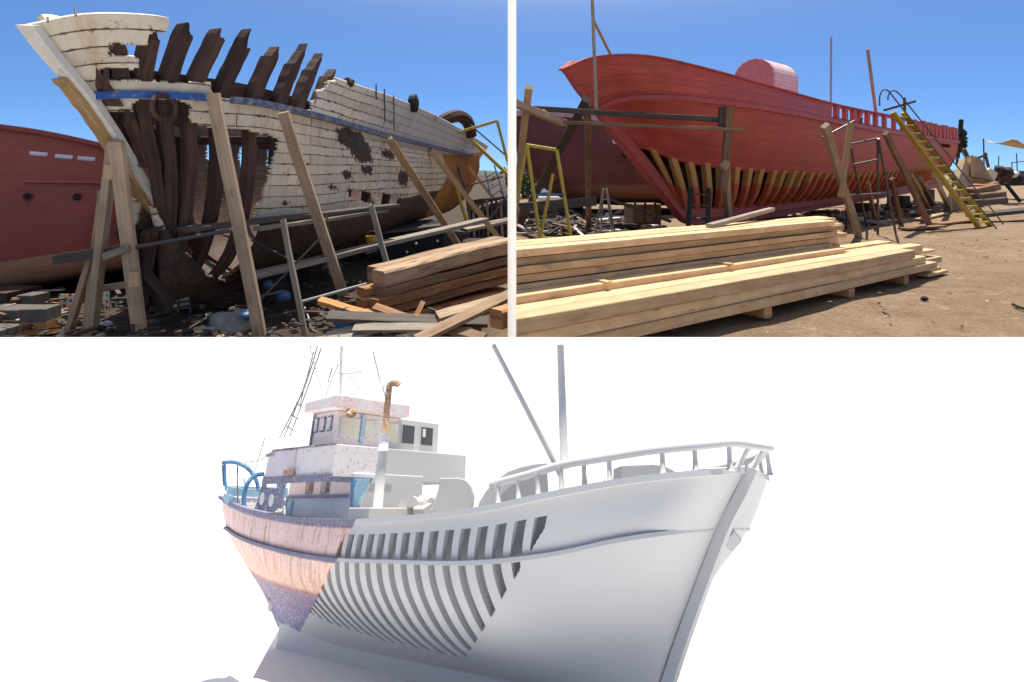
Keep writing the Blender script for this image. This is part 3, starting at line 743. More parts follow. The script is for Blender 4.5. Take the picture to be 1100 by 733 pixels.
for q, (s, lb) in enumerate(((.25, 'short bearer under the left end of the beam heap'), (1.5, 'short bearer under the right end of the beam heap'))):
    tag(MB().bar(B0 + e * s - tn * .1, B0 + e * s + tn * .5, .1, .05).build('bearer', M['char']), lb, 'bearer')
# loose boards in front of the heap
LB = 'loose boards thrown before the beam heap'
def board(a, b, w_, h_, mat, label, up=(0, -.4, 1)):
    tag(MB().bar(a, b, w_, h_, up=up, ch=.08, nseg=5, wob=.008).build('loose_board', M[mat]), label, 'board', LB)
board(P(343, 323, 6.25), P(404, 341, 6.15), .09, .05, 'orange', 'orange board poking out to the left of the beam heap')
board(P(352, 340, 5.95), P(524, 346, 6.0), .14, .04, 'dark_plank', 'long dark board lying level across the front of the beam heap')
board(P(448, 366, 5.55), P(549, 316, 6.05), .13, .045, 'dust', 'split tan board sloping up to the right in front of the heap')
board(P(470, 340, 5.98), P(549, 318, 6.3), .14, .04, 'prop', 'upper tan board behind the split tan board')
board(P(394, 346, 6.0), P(420, 340, 6.1), .16, .03, 'grey_plank', 'short grey board end below the orange board')
board(P(352, 364, 5.8), P(420, 346, 6.0), .2, .03, 'grey_plank', 'grey weathered board lying at the left front of the heap')
board(P(446, 342, 6.0), P(454, 325, 6.15), .05, .05, 'saw', 'short reddish stick standing up against the heap', (0, -1, 0))
board(P(470, 350, 5.8), P(520, 364, 5.6), .12, .04, 'old', 'brown board under the split tan board')
board(P(402, 330, 6.1), P(446, 345, 6.0), .1, .04, 'saw', 'reddish board wedged below the beam ends')
board(P(380, 352, 5.85), P(470, 352, 5.8), .12, .03, 'grey_plank', 'pale board flat on the ground before the heap')
tag(MB().bar(P(533, 343, 5.6), P(549, 338, 5.75), .17, .18).build('beam_offcut', M['saw']), 'square beam end at the lower right of the loose boards', 'offcut')
tag(MB().bar(P(367, 335, 6.25), P(374, 352, 6.2), .2, .2, up=(0, 1, 0)).build('blue_drum', M['blue']), 'blue plastic can half hidden behind the loose boards', 'can')

# ---------------------------------------------------------------- yellow pipe scaffold and ladders behind the stern
ys = thing('pipe_scaffold', 'yellow pipe scaffold frame rising beside the derelict stern', 'scaffold', P(510, 245, 15.2))
D = 15.0
for pts, r_ in (([(480, 146, D), (534, 130, D - .4)], .035), ([(534, 130, D - .4), (547, 180, D - .3)], .035), ([(481, 146, D), (486, 190, D - .3), (504, 246, D - .5)], .04), ([(506, 150, D + .3), (549, 191, D)], .05), ([(497, 127, D + .5), (549, 172, D)], .022), ([(520, 244, D), (549, 205, D)], .03), ([(482, 150, D), (500, 205, D - .2), (506, 244, D - .4)], .03), ([(500, 200, D), (540, 190, D)], .02)):
    MB().tube([P(*q) for q in pts], r_, 8).build('pipe', M['yellow'] if r_ > .034 else M['steel'], ys)
la = thing('blue_ladder', 'thin blue metal ladder standing in the gap right of the derelict stern', 'ladder', P(535, 240, 16.5))
A, B, C_, D_ = P(521, 184, 16.8), P(533, 232, 16), P(531, 178, 16.8), P(546, 224, 16)
for a, b in ((A, B), (C_, D_)): MB().tube([a, b], .025, 6).build('rail', M['blue'], la)
for k in range(1, 7): MB().tube([A.lerp(B, k / 7), C_.lerp(D_, k / 7)], .014, 6).build('rung', M['blue'], la)
# sheds, pallets and staging behind the stern
tag(MB().bar(P(505, 226, 16.0), P(549, 212, 16.5), .5, .09).build('scaffold_deck', M['grey_plank']), 'pale scaffold deck board at the right edge behind the props', 'board')
tag(MB().bar(P(498, 247, 14.2), P(549, 236, 14.7), .5, .07).build('scaffold_deck', M['grey_plank']), 'lower pale deck board above the beam heap', 'board')
pt = thing('slatted_crate', 'grey slatted crate standing behind the beam heap at the right', 'crate', P(530, 262, 15.5))
for k in range(9):
    x = 508 + k * 5; MB().bar(P(x, 215, 15.9), P(x + 2, 262, 15.6), .07, .03, up=(0, -1, 0)).build('slat', M['dark_plank'] if k % 3 else M['grey_plank'], pt)
for y in (222, 240, 256): MB().bar(P(505, y, 16.0), P(552, y - 5, 16.0), .06, .05).build('rail', M['dark_plank'], pt)
MB().bar(P(504, 237, 16.3), P(552, 232, 16.3), .1, 1.1, up=(0, 0, 1)).build('back_panel', M['char'], pt)
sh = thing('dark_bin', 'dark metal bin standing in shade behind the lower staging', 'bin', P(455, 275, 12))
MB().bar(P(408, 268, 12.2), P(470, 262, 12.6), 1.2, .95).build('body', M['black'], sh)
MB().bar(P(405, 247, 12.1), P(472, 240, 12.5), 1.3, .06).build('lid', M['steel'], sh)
for x, y in ((437, 271), (470, 259), (447, 262)):
    tag(MB().blob(P(x, y, 11.3), .022, .02, .026, seed=x).build('pale_rag', M['white']), f"small pale scrap {'low on' if x == 437 else 'at the right of' if x == 470 else 'in the middle of'} the shaded bin front", 'scrap')

# ---------------------------------------------------------------- clutter on the ground, left
cr = thing('wooden_crate', 'box with an orange lower half and grey top on the ground by the red hull', 'crate', G(44, 358, 0) )
c = G(44, 357, 0)
MB().box(c, .27, .25, .13, .1).build('box_body', M['orange'], cr); MB().box(c + V(0, 0, .13), .26, .24, .14, .1).build('box_top', M['dark_stone'], cr)
for (x, y, sx, sy, sz, mt, lb) in ((12, 345, .42, .3, .16, 'dark_stone', 'low grey block at the far left under the red hull'), (36, 330, .22, .25, .17, 'dark_stone', 'grey box behind the orange crate'), (5, 327, .6, .5, .2, 'char', 'dark block behind the low grey block at the far left'), (-12, 362, .5, .3, .1, 'dark_stone', 'broken slab at the far left edge'), (58, 346, .2, .2, .1, 'grey_plank', 'small grey offcut right of the orange crate')):
    tag(MB().box(G(x, y), sx, sy, sz, rnd.uniform(-.3, .3)).build('ground_block', M[mt]), lb, 'block')
def dots():
    t = NT('dotted_cloth'); uv = t.coord('UV', (14, 14, 1)); vo = t.n('ShaderNodeTexVoronoi'); t.l(uv, vo.inputs['Vector']); vo.inputs['Scale'].default_value = 1; vo.inputs['Randomness'].default_value = .15
    hs = t.n('ShaderNodeHueSaturation'); t.setin(hs.inputs['Color'], (.6, .1, .03)); 
    r = t.n('ShaderNodeValToRGB'); r.color_ramp.interpolation = 'CONSTANT'; sx = t.n('ShaderNodeSeparateColor'); t.l(vo.outputs['Color'], sx.inputs[0]); t.l(sx.outputs[0], r.inputs[0])
    for i, (p, c) in enumerate(((0, (.55, .04, .03, 1)), (.35, (.7, .5, .04, 1)), (.6, (.06, .3, .1, 1)), (.8, (.1, .1, .5, 1)))):
        if i < 2: el = r.color_ramp.elements[i]; el.position = p
        else: el = r.color_ramp.elements.new(p)
        el.color = c
    k = t.mix(t.ramp(vo.outputs['Distance'], .30, .36), r.outputs[0], (.72, .64, .48))
    return t.done(k, .7)
M['dots'] = dots()
g0 = P(66, 318, 7.4)
tag(MB().grid([[P(x, y, 7.45 + .04 * math.sin(x)) for y in (316, 330, 350)] for x in (64, 70, 76, 84)]).build('dotted_cloth', M['dots'], solid=.01), 'cream cloth with coloured dots hanging behind the left brace', 'cloth')
tag(MB().grid([[P(x, y, 7.3 + .03 * math.sin(x)) for y in (311, 322, 334)] for x in (110, 113, 118)]).build('dotted_cloth', M['dots'], solid=.01), 'narrow strip of dotted cloth seen between the stem props', 'cloth')
pb = thing('slatted_screen', 'pale slatted panel with dark bars leaning under the derelict bow', 'panel', P(193, 335, 7.6))
MB().prism([P(182, 308, 7.7), P(203, 303, 7.6), P(203, 331, 7.4), P(184, 334, 7.5)], V(0, .04, 0)).build('board', M['cream'], pb)
for k in range(5): MB().bar(P(180, 311 + k * 5.5, 7.42), P(206, 306 + k * 5.5, 7.3), .03, .03).build('bar', M['steel'], pb)
for x in (181, 191, 204): MB().bar(P(x, 300, 7.42), P(x + 1, 337, 7.3), .025, .025, up=(0, -1, 0)).build('post', M['steel'], pb)
tb = thing('tarp_bundle', 'grey tarpaulin bundle on the black ground left of the big prop', 'bundle', P(250, 362, 6.4))
MB().blob(P(250, 352, 6.5), .24, .25, .17, 24, 14, .3, 2, seed=3).build('bundle_body', M['tarp_grey'], tb, smooth=True)
MB().blob(P(266, 337, 6.42), .07, .12, .05, 12, 8, .3, 2, seed=5).build('blue_fold', M['tarp_blue'], tb, smooth=True)
pr = thing('pallet', 'old slatted pallet tipped on its edge behind the stem props', 'pallet', P(165, 330, 7.7))
for k in range(6): MB().bar(P(125 + k * 9, 318, 7.8), P(127 + k * 9, 346, 7.6), .05, .02, up=(0, -1, 0)).build('slat', M['dark_plank'] if k % 2 else M['grey_plank'], pr)
for y in (322, 341): MB().bar(P(120, y, 7.75), P(178, y - 3, 7.75), .05, .04).build('rail', M['dark_plank'], pr)
for k, (x, y, d, s, mt, lb) in enumerate(((113, 352, 6.7, .09, 'white', 'crumpled white plastic bag between the left props'), (162, 346, 6.9, .10, 'tarp_grey', 'grey bag right of the right stem prop'), (304, 318, 8.0, .1, 'tarp_blue', 'small blue bag in the shade under the lower staging'), (288, 306, 8.2, .07, 'tarp_blue', 'little blue rag deep under the charred bow'))):
    tag(MB().blob(P(x, y, d), s, s, s * .8, seed=k + 20).build('plastic_bag', M[mt], smooth=True), lb, 'bag')

M['soot'] = m_plain('sooty_lump', (.05, .045, .04), .8)  # near-black lumps among the ground clutter
def debris(name, n, fx, z0, mats, kind='stuff', smin=.03, smax=.16):
    mb = MB(); r = random.Random(n)
    for k in range(n):
        x, y = fx(r); s = r.uniform(smin, smax) ** 1.0
        a = r.uniform(0, 6.28); mi = r.randrange(len(mats)); zz = z0 + r.uniform(0, .1)
        if r.random() < .6:
            L = s * r.uniform(1.5, 5); d = V(math.cos(a), math.sin(a), r.uniform(-.12, .2)) * L / 2; c = V(x, y, zz + .04)
            mb.bar(c - d, c + d, s * r.uniform(.25, .6), s * r.uniform(.1, .3), mi=mi)
        else: mb.blob(V(x, y, zz), s * .5, s * .5, s * .35, 7, 5, .5, 2, seed=k, mi=mi)
    o = mb.build(name, mats); o['kind'] = kind
    return o
o = debris('debris', 460, lambda r: (r.uniform(-6.6, -.35), 5.6 + abs(r.gauss(0, 1.6))), .02, [M['char'], M['dark_plank'], M['char'], M['dark_plank'], M['grey_plank'], M['char'], M['black'], M['old'], M['soot']], smin=.02, smax=.11)
tag(o, 'dark rubble and wood scraps covering the ground under the derelict boat', 'debris', kind='stuff')

# ================================================================ RIGHT: the red boat being planked
OR_ = V(4.71, 16.6, 0); UR = V(.75, .6614, 0).normalized(); NR = V(UR.y, -UR.x, 0)
def RB(px, py, b): return ray_b(px, py, b, OR_, NR)
R_TOP = [(602,75,0),(638,61.5,.34),(690,60,1.1),(750,72,1.55),(830,94,1.85),(900,113,1.85),(960,125,1.68),(1029,138,1.25)]
R_STR = [(641,117,0),(664,108,.36),(705,105,1.05),(760,109,1.5),(835,119.5,1.85),(900,132,1.88),(960,143,1.72),(1029,153,1.28)]
R_MID = [(662,139,0),(684,134,.3),(716,137,.85),(768,145,1.3),(840,153,1.65),(902,160,1.7),(960,164,1.55),(1027,166,1.1)]
R_LOW = [(681,158,0),(700,163,.28),(728,173,.6),(778,182,.98),(846,187,1.35),(905,188,1.42),(960,185,1.3),(1021,178,.85)]
R_KEEL = [(728,225,0),(735,231,.05),(742,233,.09),(773,231,.11),(824,225,.12),(882,217,.12),(942,208,.12),(1004,194,.12)]
R_BIL = [tuple((a + b) / 2 for a, b in zip(p, q)) for p, q in zip(R_LOW, R_KEEL)]
R_BIL = [(x + 2, y + (3 if 0 < k < 7 else 0), b * 1.12) for k, (x, y, b) in enumerate(R_BIL)]
RG = loft([[RB(*q) for q in r] for r in (R_TOP, R_STR, R_MID, R_LOW)], 280, 60, 1)
RL = loft([[RB(*q) for q in r] for r in (R_LOW, R_BIL, R_KEEL)], 280, 24, 1)
mirR = lambda p: mirror(p, OR_, NR)
rs = thing('red_boat', 'red primed wooden boat under construction with open lower frames', 'boat', tuple(OR_))
GAP = (893, 1040)
I0, I1 = px_i(RG, 6, 893), px_i(RG, 6, 974)
def keep_r(i, j, c):
    if I0 <= i <= I1: return not 3 <= j < 15
    if i > I1: return j >= 13
    return True
def keep_rp(i, j, c):
    return keep_r(i, j, c) and not (i > 262 and 24 < j < 30 and 266 < i < 274)
MB().grid(RG, keep_rp).build('planking', M['hull_red'], rs, smooth=True, solid=.06, offset=1)
RM = [[mirR(p) for p in r] for r in RG]
MB().grid(RM, keep_r, flip=True).build('planking', M['hull_red'], rs, smooth=True, solid=.06, offset=1)
RLM = [[mirR(p) for p in r] for r in RL]
MB().grid(RLM, flip=True).build('planking', M['hull_red'], rs, smooth=True, solid=.05, offset=1)  # lower far side closed in to block light behind the frames
# dark sheet added behind the frames, painted as shade in their gaps
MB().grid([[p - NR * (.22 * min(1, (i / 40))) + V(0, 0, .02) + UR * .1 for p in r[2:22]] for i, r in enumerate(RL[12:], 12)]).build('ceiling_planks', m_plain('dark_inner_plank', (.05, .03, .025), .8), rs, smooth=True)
# transom
tr = []
full = [RG[280][j] for j in range(0, 61, 4)] + [RL[280][j] for j in range(2, 25, 4)]
for p in full:
    q = mirR(p); tr.append([p.lerp(q, k / 10) + UR * (.55 * math.sin(math.pi * k / 10)) for k in range(11)])
MB().grid(tr[3:], flip=True).build('transom', M['hull_red'], rs, smooth=True, solid=.05)
# stem and keel as one curved timber
stp = [RB(x, y, 0) for x, y in ((602,74),(620,97),(641,119),(662,144),(684,170),(706,198),(724,221))] + [RB(737, 236, 0), RB(752, 240, 0)]
kl = [RB(x, y, 0) for x, y in ((790,234),(840,227),(900,217),(950,209),(1000,200),(1014,196))]
fwr = (UR * -1 + V(0, 0, -.55)).normalized()
c = catmull(stp, 60)
MB().ribbon([p - fwr * .03 for p in c], [NR * (.012 + .118 * min(1, k / 24)) for k in range(61)], [fwr * (.01 + .145 * min(1, k / 28)) for k in range(61)]).build('stem', M['red_wood'], rs)
c = catmull(stp[-1:] + kl, 40)
MB().ribbon(c, [NR * .12] * 41, [V(0, 0, .13)] * 41).build('keel', M['red_wood'], rs)
c = [r[22] + NR * .02 for r in RL[24::4]]
MB().ribbon(c, [V(0, 0, .13)] * len(c), [NR * .035] * len(c)).build('garboard', M['red_wood'], rs)
# rubbing strake
ln = along(RG, 0, 280, 20, .05, NR); ln2 = [ln[0] - UR * .05] + ln
MB().ribbon(ln, [V(0, 0, .055)] * len(ln), [NR * .045] * len(ln)).build('rubbing_strake', M['red_wood'], rs)
ln = along(RG, 0, I1, 0, .02, NR)
MB().ribbon(ln, [V(0, 0, .016)] * len(ln), [NR * .05] * len(ln)).build('cap_rail', M['red_wood'], rs)
lnm = [mirR(p) for p in ln]
MB().ribbon(lnm, [V(0, 0, .016)] * len(lnm), [NR * .05] * len(lnm)).build('cap_rail', M['red_wood'], rs)
# lower frames in the open band
NR_ = 44
dl = [0.0]
for i in range(280): dl.append(dl[-1] + (RL[i + 1][0] - RL[i][0]).length)
for k in range(NR_):
    s = dl[-1] * (.022 + .955 * (k / (NR_ - 1)) ** 1.0)
    i = min(range(281), key=lambda q: abs(dl[q] - s))
    pts, ww, dd = [], [], []
    for j in range(0, 23, 2):
        p = RL[i][j]; t = (RL[min(i + 2, 280)][j] - RL[max(i - 2, 0)][j]).normalized(); nn = t.cross(V(0, 0, 1)).normalized()
        if nn.dot(NR) < 0: nn = -nn
        pts.append(p - nn * .08); ww.append(t * .095); dd.append(nn * .085)
    top = pts[0] - (pts[1] - pts[0]).normalized() * .15
    zt, zb = pts[0].z, pts[-1].z; thr = (.52 if k < 5 else .68 if k < 12 else .85) + rnd.uniform(-.10, .10)
    MB().ribbon([top] + pts, [ww[0]] + ww, [dd[0]] + dd).build('frame_rib', M['rib_red'], rs, attr={'primed': lambda p: max(0, min(1, .5 + (zb + (zt - zb) * thr - p.z) * 3))})
# inner stringers crossing the frames near the bow
c = [r[12] - NR * .25 for r in RL[18:90:4]]
MB().ribbon(c, [V(0, 0, .09)] * len(c), [NR * .04] * len(c)).build('stringer', M['red_wood'], rs)
# bulwark stanchions (open part, then the bare timber heads aft)
n1 = 9
for k in range(n1):
    i = int(I0 + (I1 - I0) * (k + .62) / n1)
    for side in (0, 1):
        a, b = RG[i][2], RG[i][16]; t = (RG[min(i + 3, 280)][2] - RG[i - 3][2]).normalized()
        if side: a, b, t = mirR(a), mirR(b), mirR(OR_ + t) - OR_
        MB().ribbon([a, b], [t * .12] * 2, [NR * .06] * 2).build('stanchion', M['red_wood'], rs)
M['red_post'] = m_plain('orange_red_post', (.50, .10, .05), .5, dirt=(.3, .06, .04), dirtamt=.3)
n2 = 13
for k in range(n2):
    i = int(I1 + 1 + (280 - I1 - 1) * (k + .4) / n2)
    for side in (0, 1):
        a, b = RG[i][0], RG[i][17]; t = (RG[min(i + 3, 280)][2] - RG[i - 3][2]).normalized()
        if side: a, b, t = mirR(a), mirR(b), mirR(OR_ + t) - OR_
        MB().ribbon([a + V(0, 0, rnd.uniform(-.03, .05)), b], [t * (.14 if k % 5 else .09)] * 2, [NR * .07] * 2).build('timber_head', M['red_post'], rs)
# deck
dkk = [[r[17].lerp(q[17], k / 4) for k in range(5)] for r, q in zip(RG[4:], RM[4:])]
MB().grid(dkk).build('deck', M['red_wood'], rs)
# pink curved deckhouse
p0 = RB(812, 92, .2); pk = MB()
ux, uy = UR, -NR
wpts = []
HL, HW, HH = 1.62, .66, 1.5
base = V(p0.x, p0.y, RB(830, 94, 1.85).z - .35)
base = base - UR * .15
prof = []
for k in range(15):
    a = math.pi * k / 14; prof.append((-math.cos(a) * HW, 1.02 + math.sin(a) * (HH - .9)))
prof = [(-HW, 0)] + prof + [(HW, 0)]
g = [[base + UR * (HL * i / 8) + NR * (-x) + V(0, 0, z) for x, z in prof] for i in range(9)]
pink = NT('pale_pink_boards'); uvp = pink.coord('UV'); bp = pink.n('ShaderNodeTexBrick'); pink.l(pink.coord('UV', (1, 1, 1)), bp.inputs['Vector'])
bp.inputs['Scale'].default_value = 1; bp.inputs['Brick Width'].default_value = 6; bp.inputs['Row Height'].default_value = .11; bp.inputs['Mortar Size'].default_value = .006
bp.inputs['Color1'].default_value = (.84, .60, .58, 1); bp.inputs['Color2'].default_value = (.78, .53, .52, 1); bp.inputs['Mortar'].default_value = (.55, .34, .33, 1)
pn = pink.noise(pink.coord(), 3, 6, .6); pink.bump(pink.math('MULTIPLY', bp.outputs['Fac'], -1.0), .4, .01); pink.done(pink.hsv(bp.outputs['Color'], pink.ramp(pn, .3, .7, .9, 1.08)), .55)
dhs = MB().grid(g).build('deckhouse', pink.m, rs, smooth=False, solid=.03)
MB().prism([base + UR * .02 + NR * (-x) + V(0, 0, z) for x, z in prof], UR * .03).build('end_wall', m_plain('rose_end_board', (.52, .25, .25), .6), dhs)  # end walls painted a darker pink for the shaded side
MB().prism([base + UR * (HL - .05) + NR * (-x) + V(0, 0, z) for x, z in prof], UR * .03).build('end_wall', m_plain('rose_end_board', (.52, .25, .25), .6), dhs)
# dark gear on the stern post
gp = RB(1034, 150, 0.2)
MB().tube([RB(1030, 164, .3), RB(1032.5, 129, .3)], .12, 8).build('rudder_post', M['black'], rs)
gb = MB()
for q in range(8): gb.blob(RB(1032.5 + rnd.uniform(-2.5, 2.5), 142 + q * 2.4, .3 + rnd.uniform(-.15, .15)), .22, .2, .19, 8, 6, .6, 2, seed=q)
gb.tube([RB(1032, 130, .3), RB(1029, 170, .3)], .09, 8)
gb.build('stern_gear', M['black'], rs)
MB().tube([RB(1031, 158, .3), RB(1042, 176, .3)], .08, 6).build('rudder_arm', M['steel'], rs)
# poles standing up from the deck
tag(MB().tube([RB(892.5, 124, -.6), RB(892.8, 40, -.6)], .045, 8).build('deck_pole', M['grey_metal']), 'straight grey pole standing above the red hull nearer the pink deckhouse', 'pole', 'poles on the red boat')
tag(MB().bar(RB(941, 122, .2), RB(932, 53, .2), .11, .09, up=(0, -1, 0)).build('deck_pole', M['grey_plank']), 'tilted grey timber pole above the open bulwark of the red boat', 'pole', 'poles on the red boat')

# ---------------------------------------------------------------- maroon ship stern behind
def maroon():
    t = thing('maroon_ship', 'dark maroon ship hull behind the red bow', 'boat', P(640, 230, 24))
    rows = [[(553,121,22.5),(580,119.5,22.6),(640,126,23),(700,136,23.6),(790,150,25)],
            [(554,150,22.6),(580,150,22.5),(640,158,22.9),(700,164,23.5),(790,172,25)],
            [(556,172,23.2),(582,187,22.7),(640,194,22.8),(700,196,23.4),(790,200,25)],
            [(558,178,24.5),(592,206,23.6),(645,212,23.1),(705,213,23.6),(790,213,25)],
            [(562,184,26),(606,214,25),(650,220,24.2),(705,221,24.5),(790,221,26)]]
    g = loft([[P(*q) for q in r] for r in rows], 60, 40, 1)
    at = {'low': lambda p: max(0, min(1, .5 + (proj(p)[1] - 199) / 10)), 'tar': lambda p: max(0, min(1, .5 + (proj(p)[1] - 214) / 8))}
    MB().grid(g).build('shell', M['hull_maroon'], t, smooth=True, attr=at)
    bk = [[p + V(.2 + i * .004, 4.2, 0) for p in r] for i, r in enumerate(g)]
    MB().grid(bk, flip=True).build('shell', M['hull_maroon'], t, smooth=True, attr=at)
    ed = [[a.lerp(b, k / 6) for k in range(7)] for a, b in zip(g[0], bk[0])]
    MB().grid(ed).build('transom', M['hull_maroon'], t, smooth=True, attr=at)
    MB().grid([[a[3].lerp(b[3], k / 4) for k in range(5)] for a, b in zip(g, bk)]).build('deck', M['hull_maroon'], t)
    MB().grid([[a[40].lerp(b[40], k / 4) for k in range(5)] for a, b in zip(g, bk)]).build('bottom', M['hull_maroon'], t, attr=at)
    pw = m_plain('pale_pink_cap', (.66, .45, .45), .5)
    cp = [r[0] + V(0, -.05, -.05) for r in g]
    MB().ribbon(cp, [V(0, .05, 0)] * len(cp), [V(0, 0, .10)] * len(cp)).build('cap_strip', pw, t)
    MB().lathe(P(660.5, 152, 22.7), [(.10, 0), (.11, .1)], 10, (0, -1, 0)).build('lamp', M['white'], t)
    MB().lathe(P(672, 166, 22.9), [(.14, 0), (.15, .08)], 12, (0, -1, 0)).build('outlet', M['black'], t)
    for x in (612, 690):
        q = P(x, 218, 25.5); q.z = 0
        tag(MB().box(q, 1.0, 1.2, P(x, 219, 25.3).z - .0).build('keel_block', M['char']), f"dark block under the maroon ship, {'behind the yellow trestle' if x == 612 else 'behind the red stem'}", 'block')
maroon()

# ---------------------------------------------------------------- scaffold timbers at the bow
BW = 'scaffold timbers round the red bow'
def sbar(a, b, w_, h_, mat, label, name='scaffold_timber', cat='timber', group=BW, up=(0, -1, 0.1), wob=.02):
    return tag(MB().bar(a, b, w_, h_, up=up, ch=.08, nseg=6, wob=wob).build(name, M[mat]), label, cat, group)
def g0_(px, py): return G(px, py)
sbar(P(573, 117, 12.2), P(779, 129, 12.6), .13, .10, 'dark_plank', 'long dark horizontal timber across the red bow', up=(0, 0, 1))
sbar(P(604, 131, 12.4), P(797, 140, 12.4), .08, .07, 'old', 'thin brown batten just below the long dark horizontal timber', up=(0, 0, 1))
sbar(P(551, 110, 11.6), P(606, 133, 12.5), .17, .13, 'prop', 'pale beam sloping in from the left edge below the red bow tip', up=(0, 0, 1))
sbar(P(581, 119, 12.15), P(585, 126, 12.2), .16, .14, 'bark', 'short block nailed to the end of the sloping pale beam')
sbar(P(630, 107, 12.6), G(556, 246), .19, .15, 'dark_plank', 'heavy dark raking shore left of the red bow')
sbar(P(631, 112, 12.9), G(633, 246), .14, .12, 'old', 'brown upright post in front of the maroon hull')
sbar(P(568, 93, 11.7), G(551.5, 250), .15, .12, 'prop', 'brown square post rising at the left edge of the right yard')
sbar(P(776, 115, 12.5), P(776, 140, 12.5), .15, .1, 'dark_plank', 'short dark cleat holding the timber end on the bow post')
sbar(P(784, 116, 12.4), P(777, 205, 12.6), .15, .12, 'old', 'dark upper half of the bow post')
sbar(P(779, 176, 12.35), G(783.5, 250), .16, .13, 'prop', 'sunlit lower half of the bow post behind the lumber stack')  # same post in paler timber, sunlight painted on its lower half
sbar(P(558, 223, 13.2), P(640, 216, 13.4), .12, .20, 'dark_plank', 'dark low plank tied across the raking shore', up=(0, 0, 1))
sbar(P(654, 214, 14.6), P(720, 238, 15.2), .07, .07, 'dark_plank', 'thin dark strut running down to the red stem foot', up=(0, 0, 1))
pp = thing('bow_pole', 'tall thin pole with a braced top standing above the red bow', 'pole', P(641, 118, 12.1))
MB().tube([P(640.5, 118, 12.3), P(638.5, 60, 12.2), P(636, -6, 12.1)], .034, 8).build('pole', M['grey_plank'], pp)
MB().tube([P(638, 23, 12.15), P(656, 59, 13.6)], .032, 8).build('brace', M['pine_grey'], pp)
# yellow trestles
yt = thing('yellow_trestle', 'yellow pipe trestle frame in front of the maroon hull', 'trestle', G(580, 258))
for a, b, dd in (((565.5,156),(597,161),10.6),((565.5,156),(554,225),10.5),((566,156),(581,263),10.4),((598,161),(613.5,256),10.7),((594,187),(579,263),11.1)):
    MB().tube([P(*a, dd), P(*b, dd - (.0 if b[1] < 200 else .15))], .03, 8).build('leg' if b[1] > 200 else 'rail', M['yellow'], yt)
MB().tube([P(573, 210, 10.5), P(606, 209, 10.6)], .018, 6).build('cross_tie', M['blue'], yt)
# grey step ladder
sl = thing('step_ladder', 'small grey metal step ladder standing under the maroon hull', 'ladder', G(652, 252))
T1, T2 = P(648, 203, 11.6), P(651.5, 203, 11.6)
fe = [G(638.5, 256), G(645, 252), G(658, 252), G(661.5, 256)]
for a, b in ((T1, fe[0]), (T1, fe[1]), (T2, fe[2]), (T2, fe[3])): MB().tube([a, b], .022, 6).build('leg', M['grey_metal'], sl)
for k in range(1, 6): MB().tube([T1.lerp(fe[0], k / 6), T2.lerp(fe[3], k / 6)], .015, 6).build('step', M['grey_metal'], sl)
# black steps at the stem
bs = thing('black_steps', 'black metal steps leaning on the frames behind the red stem', 'ladder', G(748, 246))
A, B, C_, D_ = P(742, 201, 13.2), P(739, 250, 12.6), P(761, 203, 13.2), P(760, 250, 12.6)
for a, b in ((A, B), (C_, D_)): MB().bar(a, b, .09, .07, up=(0, -1, 0)).build('rail', M['black'], bs)
for k in (.15, .4, .65, .9): MB().bar(A.lerp(B, k), C_.lerp(D_, k), .10, .03).build('step', M['steel'], bs)
# shores along the hull
SH = 'shores along the red hull'
sbar(P(886, 135, 13.2), G(922.5, 255), .16, .12, 'prop', 'light brown shore against the red hull by the end of the lumber stack', 'shore_timber', 'prop', SH)
sbar(P(914, 132, 14.4), P(903, 212, 14.2), .14, .05, 'bark', 'thin board crossing behind the light brown shore', 'shore_timber', 'prop', SH)
sbar(P(951.5, 143, 17.0), G(999, 243), .15, .12, 'old', 'dark slanting shore left of the yellow ladder', 'shore_timber', 'prop', SH)
sbar(P(978, 187, 20.5), G(999, 226), .15, .12, 'bark', 'orange brown shore under the red quarter', 'shore_timber', 'prop', SH)
sbar(P(987, 190, 22), G(1004, 221), .14, .12, 'old', 'brown shore just right of the orange brown one', 'shore_timber', 'prop', SH)
sbar(P(1003, 188, 21.5), G(1020, 225), .20, .14, 'prop', 'stout shore under the stern behind the yellow ladder', 'shore_timber', 'prop', SH)
sbar(P(958, 192, 18.5), G(968, 241), .13, .1, 'old', 'short post behind the steel scaffold tower', 'shore_timber', 'prop', SH)
sbar(P(932, 196, 18.0), G(940, 236), .11, .1, 'bark', 'short brown post under the frames left of the tower', 'shore_timber', 'prop', SH)
# steel scaffold tower
tw = thing('scaffold_tower', 'rusty steel scaffold tower standing before the red hull', 'scaffold', G(945, 250))
cs = [((914, 158), (931, 244), 16.0), ((943, 149), (943, 252), 15.6), ((943.5, 149), (962, 250), 15.5), ((911, 150), (909, 246), 16.2)]
for a, b, d in cs: MB().tube([P(*a, d), G(*b)], .032, 8).build('post', M['steel'], tw)
for a, b, d in (((914, 155), (943, 149), 15.8), ((917, 177), (946, 171), 15.8), ((911, 210), (950, 208), 15.7), ((918, 130), (884, 148), 15.9), ((925, 133), (926, 126), 16)):
    MB().tube([P(*a, d), P(*b, d - .1)], .026, 8).build('rail', M['steel'], tw)
